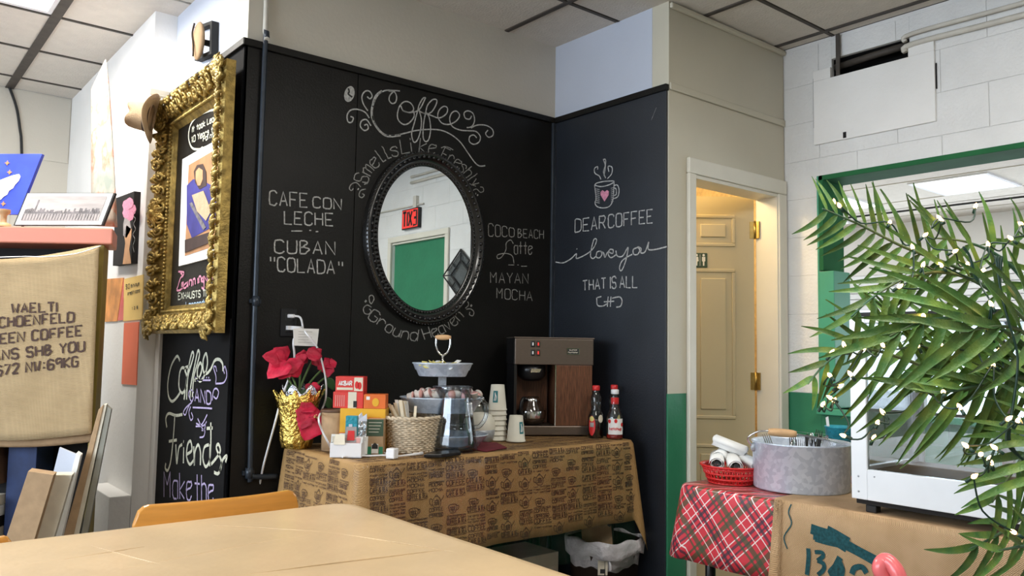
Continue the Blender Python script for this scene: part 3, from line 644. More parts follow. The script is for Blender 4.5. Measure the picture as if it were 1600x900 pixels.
# chalk on the left wall board
sCc = lambda x, y: onX(x, y, XC-.0085)
c1, c2, c3 = MB(), MB(), MB(); ZC = (210, 520, 3.214)
draw_px(c1, ['431,385 425,374 416,385 408,405 402,440 404,470 412,482 422,475 431,462', '446,405 436,402 430,418 429,448 436,462 444,452 448,425 443,404 455,398', '441,478 446,440 452,400 460,366 464,372 458,395 450,425 447,478', '455,476 458,440 466,398 474,362 478,370 472,395 464,425 461,472', '466,432 478,424 484,402 480,390 474,402 473,420 479,434 490,420 497,392 494,368 487,382 487,408 494,416 505,405 514,385 525,382 533,392 534,410'], 0, 312, 1.53, sCc, NB, .013)
draw_px(c1, ['165,475 160,430 175,405 210,415 243,410', '205,415 198,520 185,640 170,690 157,680 160,655', '175,545 215,538', '210,560 215,655 225,580 242,560', '250,575 248,655', '248,545 250,548', '265,610 290,590 285,545 270,560 264,620 280,660 300,640', '300,570 303,665 306,600 322,562 334,600 333,665', '376,562 354,575 346,630 360,672 380,640 386,560 386,450', '382,560 380,670', '365,480 395,478', '388,660 432,600 425,560 414,580 440,650 425,705 402,700', '430,700 445,640 466,618 460,650'], *ZC, sCc, NB, .013)
text_px(c2, 'AND', (305, 627), (330, 632), 20, 20, sCc, NB, .008, 1.4)
draw_px(c2, ['295,375 345,377 392,380', '308,238 385,238', '410,255 450,250 466,215 458,170 450,185 455,205', '410,255 412,220 400,175 410,170 416,195', '392,340 400,290 415,280 425,300 415,330 400,320', '300,300 285,285 274,310 290,345 300,320', '290,350 262,375 248,400 258,412 268,385 280,360', '285,370 276,400 285,438 296,425 288,400', '312,455 340,460 368,410', '310,470 350,465 365,445', '320,430 350,490 360,450', '330,525 350,520 356,490 340,490'], *ZC, sCc, NB, .007)
draw_px(c2, [f'{308+k*11},{228} {311+k*11},{222}' for k in range(7)], *ZC, sCc, NB, .006)
text_px(c3, 'Make', (257, 777), (300, 781), 40, 42, sCc, NB, .008, 1.2); text_px(c3, 'the', (305, 781), (334, 785), 40, 40, sCc, NB, .008, 1.2)
c1.build('chalk_lettering', 'chalkcream', wc); c2.build('chalk_lettering', 'chalkviolet', wc); c3.build('chalk_lettering', 'chalkviolet', wc)
# ================================================================ BIG OBJECTS
def uni(a, b): return random.uniform(a, b)
# draped table cloth: rounded outline, rim, hanging skirt
def outline(x0, x1, y0, y1, r, step=.03):
    pts = []
    for cx, cy, a0 in ((x1-r, y0+r, -PI/2), (x1-r, y1-r, 0), (x0+r, y1-r, PI/2), (x0+r, y0+r, PI)):
        for k in range(7): a = a0 + PI/2*k/6; pts.append((V(cx+r*math.cos(a), cy+r*math.sin(a), 0), V(math.cos(a), math.sin(a), 0)))
    out = []
    for i in range(len(pts)):
        p, n = pts[i]; q, m = pts[(i+1) % len(pts)]; out.append((p, n)); L_ = (q-p).length; k = int(L_/step)
        for j in range(1, k): t = j/k; out.append((p.lerp(q, t), n.lerp(m, t).normalized()))
    return out
def skirt(p, n, d, z0, fl, wa, wk):
    s_ = p.x + p.y*1.3; cor = abs(n.x*n.y)*2
    if callable(fl): fl = fl(n); cor = 0
    o = .008*(1-math.exp(-d/.008)) + d*(fl + (.06 if z0 > .79 else .16)*cor) + wa*(d/.3)*(math.sin(wk*s_)+.5*math.sin(wk*2.3*s_+1)) 
    return V(p.x, p.y, 0) + n*o + V(0, 0, z0 - max(0, d-.004) + (0.004 if d < .004 else 0)*0)
def drape(name, m, x0, x1, y0, y1, z0, r, drop, fl, wa, wk, lab, cat, rump=.002, step=.03, holes=None):
    O = outline(x0, x1, y0, y1, r, step); n = len(O); mb = MB(); c = V((x0+x1)/2, (y0+y1)/2, 0); vs = []
    ks = [0, .12, .25, .4, .55, .7, .82, .92, .98, 1.0]
    for k in ks:
        for p, nn in O:
            q = c.lerp(p, k); q.z = z0 + rump*(math.sin(7*q.x+3*q.y)+math.sin(13*q.y-5*q.x+1))*(1 if k < .95 else .3); vs.append(q)
    ds = [.003, .008, .016, .03, .06, .1, .15, .2, .26, .33, .41, .5, .6]
    K = 9
    for j in range(1, K+1):
        t = (j/K)**1.5
        for p, nn in O: vs.append(skirt(p, nn, drop(p, nn)*t, z0, fl, wa, wk))
    R = len(ks)+K
    mb.add(vs, [(i*n+k, i*n+(k+1) % n, (i+1)*n+(k+1) % n, (i+1)*n+k) for i in range(R-1) for k in range(n)], True)
    o = mb.build(name, m, None, solid=.0016, origin=(c.x, c.y, z0-.3)); return tag(o, lab, cat)
def table(x0, x1, y0, y1, z, lab, metal='chrome'):
    t = thing('table', lab, 'table', ((x0+x1)/2, (y0+y1)/2, 0))
    MB().box((x0, y0, z-.03), (x1, y1, z)).build('tabletop', 'shelfdark', t, bevel=.004)
    for a in (x0+.06, x1-.06):
        for b in (y0+.05, y1-.05): MB().tube([(a, b, 0), (a, b, z-.03)], .018, 10).build('leg', 'darkplastic', t)
    return t
# ---- coffee table
TX0, TX1, TY0, TY1, TZ = 1.375, 2.755, 2.485, 3.10, .80
table(TX0+.02, TX1-.02, TY0+.02, TY1, TZ-.012, 'black legged coffee table standing against the black wall under the printed cloth')
def tdrop(p, n):
    front = max(0, -n.y); right = max(0, n.x); left = max(0, -n.x); back = max(0, n.y)
    base = .345*front + .34*right + .30*left + .06*back
    tot = front+right+left+back
    base /= tot
    if n.x > .15 and n.y < -.15: base += .10*min(n.x, -n.y)*2
    if right > .9 and p.y > TY1-.12: base = .06
    return base
coffcloth = drape('tablecloth', 'coffeecloth', TX0, TX1, TY0, TY1, TZ, .035, tdrop, .07, .006, 14, 'brown cloth printed with coffee and tea words on the coffee table', 'tablecloth', .0008, .02)
pr = MB()
def fmap(x, d):  # on the front drop
    return skirt(V(x, TY0, 0), V(0, -1, 0), d, TZ, .07, .006, 14)
def lmap(y, d): return skirt(V(TX0, y, 0), V(-1, 0, 0), d, TZ, .07, .006, 14)
def pr_text(txt, x0, x1, d0, h, side='f', w_=.0026):
    if side == 'f': text_map(pr, txt, lambda u, v: fmap(x0+(x1-x0)*u, d0-h*v), V(0, -1, .08).normalized(), w_, 1.2, .1, 1, .0034)
    elif side == 't': text_map(pr, txt, lambda u, v: V(x0+(x1-x0)*u, d0+h*v, TZ+.002), V(0, 0, 1), w_, 1.2, .1, 1, .0006)
    elif side == 'l': text_map(pr, txt, lambda u, v: lmap(x0+(x1-x0)*u, d0-h*v), V(-1, 0, .08).normalized(), w_, 1.2, .1, 1, .0034)
def pr_line(x0, x1, d, side='f', w_=.0016):
    k = 6; f = fmap if side == 'f' else lmap; n_ = V(0, -1, .08) if side == 'f' else V(-1, 0, .08)
    pr.ribbon([f(x0+(x1-x0)*i/k, d) for i in range(k+1)], n_.normalized(), w_, .0034)
def pr_shape(l, x, d, s_, side='f', w_=.003):
    f = fmap if side == 'f' else lmap; n_ = (V(0, -1, .08) if side == 'f' else V(-1, 0, .08)).normalized()
    sx = 1 if side == 'f' else -1
    for st in l:
        nums = [float(a) for a in st.replace(',', ' ').split()]
        pts = smooth_path([V(nums[i], nums[i+1], 0) for i in range(0, len(nums), 2)], 4)
        pr.ribbon([f(x+sx*p.x*s_, d-p.y*s_) for p in pts], n_, w_, .0034)
POT = ['2,0 6,0 7.5,3 6.5,6 4,7.5 1.5,6 .5,3 2,0', '7.2,4 9,5.5 10.2,7.5', '.6,5.5 -1.5,6 -1.3,2.5 .9,1.6', '3,7.5 4,8.5 5,7.5', '2.2,1 3,3 2.5,5', '3.5,1 4.5,3 4,5.6', '5.4,1 5.6,3 5,5.4', '1.5,3.5 4,3.2 6.8,3.4', '1.8,2.2 4,2 6.4,2.1', '2,4.6 4,4.5 6.2,4.6']
CUP = ['1,0 5,0 6.4,5 -.4,5 1,0', '6,4.2 8,4.2 7.6,1.8 5.6,1.6', '1.2,4 2.6,.6', '2.6,4.6 3.6,.5', '4.2,4.6 4.8,.6', '.4,3.4 5.6,3.4', '.8,2 5.2,2']
WORDS = ['COFFEE', 'ESPRESSO', 'COFFEE & TEA', 'TEA', 'MOCHA', 'LATTE', 'FRESH COFFEE', 'BEST COFFEE', 'HOT TEA', 'CAFE']
rr = random.Random(3)
def fill(side, a0, a1, dmax):
    a = a0; col = 0
    while a < a1 - .04:
        wcell = rr.choice((.075, .09, .105)); d = .022
        while d < dmax:
            k = rr.random(); x0, x1 = (a, min(a+wcell-.008, a1)) 
            if side == 'l': x0, x1 = x1, x0
            if k < .13: pr_shape(POT if rr.random() < .5 else CUP, (x0 if side == 'f' else x0)+(.01 if side == 'f' else -.01), d+.036, .0052, side, .0024); d += .05
            elif k < .36: pr_text(rr.choice(('COFFEE & TEA', 'COFFEE & TEA', 'COFFEE', 'CAFE & TEA')), x0, x1, d+.003, .017, side, .0026); pr_line(x0, x1, d+.007, side); d += .027
            elif k < .58: pr_text(rr.choice(('COFFEE', 'ESPRESSO', 'MOCHA', 'COFFEE')), x0, x0+(x1-x0)*.85, d, .012, side, .0024); d += .019
            elif k < .9: pr_text(rr.choice(('Fresh coffee', 'finest tea', 'FINE COFFEE HOUSE', 'hot coffee')), x0, x1, d-.004, .006, side, .0014); d += .0105
            else: pr_line(x0, x1, d-.004, side); pr_line(x0, x1, d-.001, side); d += .012
        a += wcell; col += 1
fill('f', TX0+.035, TX1-.04, .325); fill('l', TY0+.04, TY1-.05, .27)
x = TX0+.03
while x < TX1-.12:
    wc_ = rr.choice((.09, .11, .13)); y = TY0+.02
    while y < TY1-.05: pr_text(rr.choice(('COFFEE & TEA', 'COFFEE', 'ESPRESSO', 'fine coffee house', 'MOCHA')), x, x+wc_-.012, y, .02, 't', .003); y += rr.choice((.03, .045, .06))
    x += wc_
pr.build('printed_lettering', 'print', coffcloth)
fm = MB(); fm.grid(lambda u, v: fmap(TX0+.05+u*(TX1-TX0-.1), .02+v*.44) + V(0, -.006-.01*math.sin(u*37)*v-.012*v, 0), 60, 10)
tag(fm.build('clear_plastic_cover', 'clearfilm', None), 'clear plastic cover hanging over the front of the printed cloth', 'cover')
# ---- near table
NX0, NX1, NY0, NY1, NZ = -.55, 1.17, 1.10, 2.185, .74
table(NX0+.03, NX1-.03, NY0+.03, NY1-.03, NZ-.008, 'dining table in the foreground under the beige vinyl cloth')
nearcloth = drape('tablecloth', 'cloth', NX0, NX1, NY0, NY1, NZ, .06, lambda p, n: .22, .10, .010, 11, 'creased beige vinyl cloth on the large foreground table', 'tablecloth', .0012, .03)
cr = MB()
for pts in ([(.42, 2.17), (.50, 1.9), (.62, 1.5), (.66, 1.2)], [(-.2, 1.82), (.3, 1.78), (.8, 1.86), (1.15, 1.83)], [(.75, 2.1), (.95, 1.85), (1.1, 1.5)], [(.1, 2.0), (.3, 1.95), (.55, 1.97)], [(.6, 1.62), (.8, 1.60), (1.1, 1.55)]):
    q = smooth_path([V(a, b, NZ+.0005) for a, b in pts], 10); cr.tube(q, [.0011*math.sin(PI*i/(len(q)-1))+.0002 for i in range(len(q))], 6)
cr.build('crease', 'cloth', nearcloth)
# ---- chairs with a curved orange backrest
def chair(x0, x1, y, top, lab):
    t = thing('chair', lab, 'chair', ((x0+x1)/2, y-.2, 0)); cx = (x0+x1)/2; hw = (x1-x0)/2
    def bk_(u, v):
        a = u*2-1; e = max(0, abs(a)-.86)/.14
        return V(cx+a*hw, y - .05*(1-a*a) + .0, top - .20 + .20*v*(1) - (.05*e*e if v > .5 else -.05*e*e))
    mb = MB(); rows = []
    N_ = 40
    for i in range(N_+1):
        a = -1+2*i/N_; e = max(0, abs(a)-.84)/.16; s_ = .055*(1-math.sqrt(max(0, 1-e*e)))
        for v, yy in ((0, -.011), (0, .011), (1, .011), (1, -.011)): rows.append(V(cx+a*hw, y-.035*(1-a*a)+yy, (top-.17+s_) if v == 0 else (top-s_)))
    fs = [(i*4+k, i*4+(k+1) % 4, (i+1)*4+(k+1) % 4, (i+1)*4+k) for i in range(N_) for k in range(4)] + [(3, 2, 1, 0), tuple(N_*4+k for k in range(4))]
    mb.add(rows, fs, False).build('backrest', 'chair', t, bevel=.007, seg=3)
    MB().box((cx-hw+.02, y-.46, .42), (cx+hw-.02, y-.05, .445)).build('seat', 'chair', t, bevel=.01)
    for s_ in (-1, 1):
        MB().tube([(cx+s_*(hw-.03), y+.03, 0), (cx+s_*(hw-.03), y, .44), (cx+s_*(hw-.04), y+.018, top-.05)], .011, 8).build('rear_leg', 'chrome', t)
        MB().tube([(cx+s_*(hw-.03), y-.46, 0), (cx+s_*(hw-.03), y-.42, .42)], .011, 8).build('leg', 'chrome', t)
    return t
chair(.612, 1.075, 2.31, .772, 'orange wooden chair back between the beige table and the coffee table')
chair(.02, .335, 2.24, .748, 'orange wooden chair at the bottom left corner behind the beige table')
# ---- oval mirror
mc = V(2.047, YA, 1.703); RXm, RZm = .262, .338
mr = thing('oval_mirror', 'oval wall mirror in a beaded glossy black frame reflecting a green door', 'mirror', (mc.x, YA-.02, mc.z-.39))
prof = [(-.004, -.014), (.004, -.020), (.014, -.012), (.03, -.022), (.045, -.036), (.055, -.036), (.062, -.02), (.066, -.001)]
def el(a, k, yo): 
    return V(mc.x + (RXm+k)*math.cos(a), YA + yo, mc.z + (RZm+k)*math.sin(a))
fr_ = MB(); n = 96
fr_.add([el(2*PI*i/n, k, yo) for k, yo in prof for i in range(n)], [(j*n+i, j*n+(i+1) % n, (j+1)*n+(i+1) % n, (j+1)*n+i) for j in range(len(prof)-1) for i in range(n)], True).build('frame', 'blackgloss', mr)
bd = MB()
for i in range(110): a = 2*PI*i/110; bd.ball(el(a, .006, -.021), .0055, 6, 4)
for i in range(70): a = 2*PI*i/70; bd.ball(el(a, .036, -.035), (.009, .006, .009), 6, 4)
for i in range(130): a = 2*PI*i/130; bd.ball(el(a, .060, -.028), .0048, 6, 4)
bd.build('beading', 'blackgloss', mr)
MB().prism([el(2*PI*i/n, 0, -.012) for i in range(n)], (0, .004, 0)).build('mirror_glass', 'mirror', mr)
# ---- ornate gold frame on the left wall
FXf = 1.085; fy0, fy1, fz0, fz1 = 3.135, 4.03, 1.235, 2.335
gf = thing('ornate_frame', 'large carved gold picture frame with a hat on its corner, around a chalkboard', 'frame', (FXf, (fy0+fy1)/2, fz0))
sl_ = .0   # frame plane
MB().box((FXf+.052, 3.185, 1.30), (XC-.032, 3.96, 1.335)).box((FXf+.052, 3.185, 2.24), (XC-.032, 3.96, 2.275)).box((FXf+.052, 3.185, 1.335), (XC-.032, 3.215, 2.24)).box((FXf+.052, 3.93, 1.335), (XC-.032, 3.96, 2.24)).build('box_sides', 'goldflat', gf, bevel=.002)
wdt = .125
def fsec(mb, k0, k1, xo0, xo1):   # mitred ring
    a = [(fy0+k0, fz0+k0), (fy1-k0, fz0+k0), (fy1-k0, fz1-k0), (fy0+k0, fz1-k0)]; b = [(fy0+k1, fz0+k1), (fy1-k1, fz0+k1), (fy1-k1, fz1-k1), (fy0+k1, fz1-k1)]
    for i in range(4):
        j = (i+1) % 4; mb.add([V(FXf+xo0, *a[i]), V(FXf+xo0, *a[j]), V(FXf+xo1, *b[j]), V(FXf+xo1, *b[i])], [(0, 1, 2, 3)])
fb = MB()
for k0, k1, a, b in ((.008, .008, .05, .012), (.008, .022, .012, .0), (.022, .04, .0, .010), (.04, .085, .010, .036), (.085, .1, .036, .034), (.1, .118, .034, .05), (.118, .135, .05, .062), (.135, .135, .062, .072)): fsec(fb, k0, k1, a, b)
fb.build('moulding', 'gold', gf)
orn = MB(); rg = random.Random(11)
def P3(y, z, x):
    k = min(y-fy0, fy1-y, z-fz0, fz1-z); return V(FXf+x+max(0, (k-.03)*.55), y, z)
def scroll(y, z, r, a0, dirn, turns=1.35):
    pts = []; n_ = 18
    for i in range(n_+1): t = i/n_; a = a0+dirn*turns*2*PI*t; rad = r*(1-.85*t); pts.append(P3(y+rad*math.cos(a), z+rad*math.sin(a), -.008-.01*t))
    orn.tube(pts, [.0085-.004*i/n_ for i in range(n_+1)], 6); orn.ball(pts[-1], .0085, 7, 5)
def leafb(y, z, a, L_):
    for k in (-1, 0, 1):
        b = a+k*.5; l = L_*(1 if k == 0 else .72); pts = [P3(y+l*t*math.cos(b+.3*k*t), z+l*t*math.sin(b+.3*k*t), -.004-.012*math.sin(PI*t)) for t in [i/6 for i in range(7)]]
        orn.tube(pts, [.003, .0075, .010, .010, .008, .006, .0025], 6)
def side(p0, p1, inn):
    L_ = math.hypot(p1[0]-p0[0], p1[1]-p0[1]); n_ = int(L_/.062); a = math.atan2(p1[1]-p0[1], p1[0]-p0[0])
    for i in range(n_+1):
        t = i/n_; y = p0[0]+(p1[0]-p0[0])*t; z = p0[1]+(p1[1]-p0[1])*t; s_ = 1 if i % 2 else -1
        oy, oz = inn[0]*rg.uniform(.0, .03), inn[1]*rg.uniform(.0, .03); th_ = p0[0] < fy0+.05 and p1[0] < fy0+.05
        if th_: leafb(y-.02, z, a+rg.uniform(-.15, .15), .05); leafb(y+.01, z+.02, a+3.14+rg.uniform(-.15, .15), .045); orn.ball(P3(y-.026, z, 0), .005, 6, 4); continue
        scroll(y+oy, z+oz, rg.uniform(.022, .034), a+rg.uniform(0, 6), s_)
        leafb(y-inn[0]*.012, z-inn[1]*.012, a+(2.3 if s_ > 0 else .7)+rg.uniform(-.3, .3), rg.uniform(.03, .045))
        leafb(y+inn[0]*.03, z+inn[1]*.03, a+rg.uniform(-.5, .5), .035)
        for q in range(3): orn.ball(P3(y+rg.uniform(-.03, .03)+inn[0]*.02, z+rg.uniform(-.03, .03)+inn[1]*.02, -.006), rg.uniform(.005, .011), 6, 4)
e_ = .042
side((fy0+e_, fz0+e_), (fy1-e_, fz0+e_), (0, 1)); side((fy0+e_, fz1-e_), (fy1-e_, fz1-e_), (0, -1)); side((fy0+e_, fz0+e_), (fy0+e_, fz1-e_), (1, 0)); side((fy1-e_, fz0+e_), (fy1-e_, fz1-e_), (-1, 0))
for y, z in ((fy1-.045, fz0+.05), (fy1-.045, fz1-.05), (fy0+.06, fz1-.05), (fy0+.06, fz0+.05), (fy1-.04, (fz0+fz1)/2+.02)):
    for k in range(7): leafb(y, z, k*2*PI/7, .075)
    orn.ball(P3(y, z, -.014), .022, 10, 6)
    for k in range(5): scroll(y+.04*math.cos(k*1.26), z+.04*math.sin(k*1.26), .026, k, 1)
orn.build('carved_ornament', 'gold', gf)
rope = MB()
for (a, b) in (((fy0+.108, fz0+.108), (fy1-.108, fz0+.108)), ((fy0+.108, fz1-.108), (fy1-.108, fz1-.108)), ((fy0+.108, fz0+.108), (fy0+.108, fz1-.108)), ((fy1-.108, fz0+.108), (fy1-.108, fz1-.108))):
    L_ = math.hypot(b[0]-a[0], b[1]-a[1]); n_ = int(L_/.017)
    for i in range(n_+1): t = i/n_; rope.ball(P3(a[0]+(b[0]-a[0])*t, a[1]+(b[1]-a[1])*t, -.006), (.010, .0072, .0072), 6, 4)
rope.build('bead_moulding', 'gold', gf)
FB = FXf+.064
MB().box((FB, fy0+.10, fz0+.10), (FB+.01, fy1-.10, fz1-.10)).build('chalkboard', 'black', gf)
sF = lambda x, y: onX(x, y, FB-.0005)
f1, f2, f3 = MB(), MB(), MB()
ZF = (210, 60, 3.75)
draw_px(f1, ['500,415 440,425 375,455 335,500 320,560 325,610 345,645 385,650 400,640 410,655 400,690 392,652', '410,640 440,632 500,610'], *ZF, sF, NB, .010)
for tx, a, b, h in (('It took Leonardo', (301, 207), (352, 181), 9), ('10 Years to', (300, 223), (337, 205), 9), ('Paint M', (318, 221), (342, 211), 8)): text_px(f1, tx, a, b, h, h, sF, NB, .006, 1.2)
f1.build('chalk_lettering', 'chalkcream', gf)
draw_px(f2, ['250,505 262,520 250,540 238,580 232,600 250,600 268,580', '240,500 270,505 262,530', '285,560 270,575 275,590 288,575 290,555 292,585', '262,575 268,560 258,565 262,590 272,580', '300,575 300,550 312,548 312,580', '320,575 320,545 330,540 332,570', '345,535 346,565', '352,562 352,530 362,528 364,558', '375,528 366,545 375,555 378,525 378,590 366,585'], 210, 280, 3.464, sF, NB, .009)
text_px(f2, 'NOTHING', (320, 440), (352, 433), 8, 8, sF, NB, .006)
f2.build('chalk_lettering', 'chalkpink', gf)
text_px(f3, 'EXHAUSTS THE MIND', (279, 468), (348, 460), 10, 10, sF, NB, .006, 1.3); f3.build('chalk_lettering', 'chalkcream', gf)
f3 = MB(); text_px(f3, 'Leonardo da', (291, 482), (334, 475), 10, 9, sF, NB, .005, 1.1); f3.build('chalk_lettering', 'chalkblue', gf)
# the picture inside: a plain portrait print with a white mat
pc_ = thing('portrait_print', 'white bordered portrait print inside the carved gold frame', 'picture', (FB-.02, 3.5, 1.45))
def sP(x, y, o=0.): return onX(x, y, FB-.012-o)
def poly_px(mb, l, ox, oy, s_, surf, vec): nums = [float(a) for a in l.replace(',', ' ').split()]; mb.prism([surf(ox+nums[i]/s_, oy+nums[i+1]/s_) for i in range(0, len(nums), 2)], vec); return mb
TH = V(-.001, 0, 0)
cnr = [(285, 249, ), (350, 212), (350, 397), (279, 416)]
MB().prism([sP(*c_) for c_ in cnr], (.011, 0, 0)).build('mat_board', 'paper', pc_)
MB().prism([sP(x, y, .0006) for x, y in ((295, 258), (350, 226), (350, 380), (289, 400))], TH).build('background', 'amber', pc_)
MB().prism([sP(x, y, .002) for x, y in ((292, 290), (302, 280), (315, 282), (332, 290), (350, 300), (350, 345), (300, 372), (292, 350))], TH).build('robe', 'violetp', pc_)
MB().prism([sP(x, y, .0032) for x, y in ((305, 285), (303, 268), (308, 258), (317, 256), (322, 268), (323, 290), (312, 296))], TH).build('hair', 'hairp', pc_)
MB().prism([sP(x, y, .0045) for x, y in ((306, 280), (306, 268), (311, 262), (317, 266), (317, 280), (313, 290), (309, 290))], TH).build('face', 'skin', pc_)
MB().prism([sP(x, y, .0045) for x, y in ((300, 305), (318, 298), (330, 330), (322, 345), (308, 330))], TH).build('sleeve', 'felt', pc_)
MB().prism([sP(x, y, .0045) for x, y in ((296, 318), (300, 316), (322, 355), (318, 360))], TH).build('cloth_fold', 'greyp', pc_)
MB().prism([sP(x, y, .0045) for x, y in ((289, 375), (330, 362), (330, 378), (289, 395))], TH).build('parapet', 'hairp', pc_)
# ---- hat hung on the frame corner
def hat():
    c = onX(238, 185, 1.03); ax = V(-.80, .35, .12).normalized(); Rm = ax.to_track_quat('Z', 'Y').to_matrix()
    t = thing('fedora_hat', 'tan felt fedora hung on the top left corner of the gold frame', 'hat', c)
    def brim(q, a): return q + V(0, 0, .018*math.cos(2*a)*(q.xy.length/.13)**2)
    MB().lathe([(.072, .004), (.09, 0), (.112, -.002), (.132, .004), (.134, .007), (.112, .003), (.09, .005), (.072, .008)], c, 40, brim, rot=Rm, sq=.86).build('brim', 'felt', t)
    def cr_(q, a): return q + V(0, 0, (-.020*math.exp(-(q.y/.022)**2) if q.z > .09 else 0)) * 1
    MB().lathe([(.078, .0), (.077, .03), (.074, .07), (.068, .095), (.058, .108), (.038, .113), (.015, .110), (.001, .108)], c, 40, cr_, rot=Rm, sq=.84).build('crown', 'felt', t)
    MB().lathe([(.0795, .004), (.0795, .030), (.0785, .031)], c, 40, rot=Rm, sq=.84).build('hat_band', 'brownband', t)
hat()
# ---- little clock-like wooden bean plaque
t = thing('wooden_bean_plaque', 'small black framed plaque with a wooden coffee bean high on the left wall', 'plaque', (XC, 3.66, 2.48))
f = MB(); pb = [onX(304, 42, XC-.02), onX(331, 32, XC-.02), onX(330, 84, XC-.02), onX(304, 95, XC-.02)]
for i in range(4):
    a, b = pb[i], pb[(i+1) % 4]; c_ = sum(pb, V(0,0,0))/4; f.prism([a, b, b.lerp(c_, .2), a.lerp(c_, .2)], (.031, 0, 0))
f.build('frame', 'ink', t)
bcn = onX(310, 64, XC-.05); 
bb = MB().ball(bcn, (.02, .062, .085), 16, 10); bb.build('bean', 'kraft', t)
MB().tube(smooth_path([bcn+V(-.02, 0, .075), bcn+V(-.024, .012, .03), bcn+V(-.024, -.01, -.03), bcn+V(-.02, 0, -.075)], 6), .004).build('bean_crease', 'brownband', t)
MB().box((XC-.035, bcn.y-.012, bcn.z-.01), (XC+.01, bcn.y+.012, bcn.z+.01)).build('mounting_peg', 'ink', t)
# ---- conduit down the back wall, outlet
t = thing('black_conduit', 'dark painted conduit running down the black wall beside the corner', 'pipe', (1.24, YA-.02, .67))
MB().tube(smooth_path([(1.245, YA-.028, 2.44), (1.243, YA-.016, 2.38), (1.243, YA-.016, 1.4), (1.250, YA-.016, .73), (1.258, YA-.016, .69), (1.29, YA-.016, .682), (1.36, YA-.016, .678)], 5), .0105, 10).build('pipe', 'pipe', t)
MB().tube([(1.245, YA-.028, 2.43), (1.245, YA-.006, 2.47), (1.245, YA-.002, H)], .0105, 10).build('upper_pipe', 'whitepipe', t)
for z in (1.372, .70): MB().tube([(1.247, YA-.016, z-.02), (1.247, YA-.016, z+.02)], .015, 10).box((1.225, YA-.012, z-.008), (1.27, YA-.0005, z+.008)).build('coupling', 'pipe', t)
t = thing('wall_outlet', 'black wall outlet with two white plugs above the poinsettia', 'outlet', (1.391, YA-.01, 1.234))
MB().box((1.358, YA-.008, 1.234), (1.425, YA-.0005, 1.348)).build('cover_plate', 'darkplastic', t, bevel=.003)
for z in (1.268, 1.315): MB().box((1.375, YA-.0105, z-.016), (1.408, YA-.0081, z+.016)).build('socket', 'blackgloss', t, bevel=.004)
# ================================================================ THINGS AT THE LEFT
DS = 3.40
Lr = V(-NV.y, NV.x, 0)    # to the left along the shelf front
s0 = onP(176, 365, DS); s0.z = 0
EV = V(.300, .954, 0) / V(.300, .954, 0).dot(NV)      # the right end is cut at an angle to follow the wall
def sh(u, dpt_, z): return s0 + Lr*u + NV*dpt_ + V(0, 0, z)
def she(u, d_, z): return s0 + Lr*u + EV*d_ + V(0, 0, z)
def shbox(mb, u0, u1, d0, d1, z0, z1):
    f0 = she if u0 < .06 else sh; f1 = she if u1 < .06 else sh
    return mb.prism([f0(u0, d0, z0), f1(u1, d0, z0), f1(u1, d1, z0), f0(u0, d1, z0)], (0, 0, z1-z0))
bc = thing('bookcase', 'bookcase with a salmon painted top board at the left, covered by a coffee sack', 'bookcase', sh(.6, .12, 0))
shbox(MB(), 0, 1.25, 0, .23, 1.612, 1.682).build('top_board', 'shelf', bc, bevel=.006)
shbox(MB(), .035, .058, .02, .225, 0, 1.611).build('side_panel', 'olive', bc, bevel=.002)
shbox(MB(), 1.2, 1.23, .02, .225, 0, 1.611).build('side_panel', 'shelfdark', bc, bevel=.002)
shbox(MB(), .0585, 1.199, .205, .225, .0, 1.611).build('back_panel', 'dark', bc)
for z in (.30, 1.1): shbox(MB(), .0585, 1.199, .03, .2045, z, z+.03).build('shelf_board', 'shelfdark', bc, bevel=.002)
# sack hung over the front
DK = DS-.012
sk0 = lambda x, y: onP(x, y, DK)
sack = MB()
def skf(u, v):
    x = 155 - u*330; yt = 383 + 22*math.sin(PI*min(1, u/1.0)*.98)*(1 if u < 1 else 1); yb = 672 + 16*math.sin(PI*min(1, .1+u*.9)) + (0)
    x -= 9*v*(1-u) ; yy = yt + (yb-yt)*v
    return onP(x, yy, DK) - NV*(.003*math.sin(u*17+v*2)*v + .012*v)
sack.grid(skf, 40, 24)
sk = sack.build('coffee_sack', 'sack', None, solid=.003); tag(sk, 'tan burlap coffee sack with stencilled lettering hung from the salmon shelf', 'sack')
hs = MB(); hs.tube(smooth_path([onP(158, 384, DK-.004), onP(120, 396, DK-.012), onP(75, 401, DK-.012), onP(30, 401, DK-.012), onP(-60, 404, DK-.012)], 6), .0022, 5); hs.build('hem_stitch', 'paper', sk)
bh = MB(); bh.grid(lambda u, v: onP(150-u*320, 668+18*math.sin(PI*min(1, .1+u*.9))+(16-8*u)*v, DK+.010+.012*v), 30, 3); bh.build('sack_back_hem', 'kraft', sk, solid=.003)
st_ = MB()
def sks(x, y):
    yt, yb = 385, 685; v = (y-yt)/(yb-yt); u = (155-x-9*v)/330
    return onP(x, y, DK) - NV*(.003*math.sin(u*17+v*2)*v + .012*v + .003)
for tx, p0, p1, h in (('WAELTI', (21, 489), (90, 487), 14), ('SCHOENFELD', (-12, 513), (117, 503), 15), ('GREEN COFFEE', (-24, 540), (130, 524), 15), ('BEANS SHB YOU', (-36, 567), (134, 548), 15), ('30672 NW:69KG', (-28, 590), (124, 572), 15)):
    text_px(st_, tx, p0, p1, h, h, sks, -NV, .0085, 1.6, .15)
st_.build('stencil_lettering', 'stencil', sk)
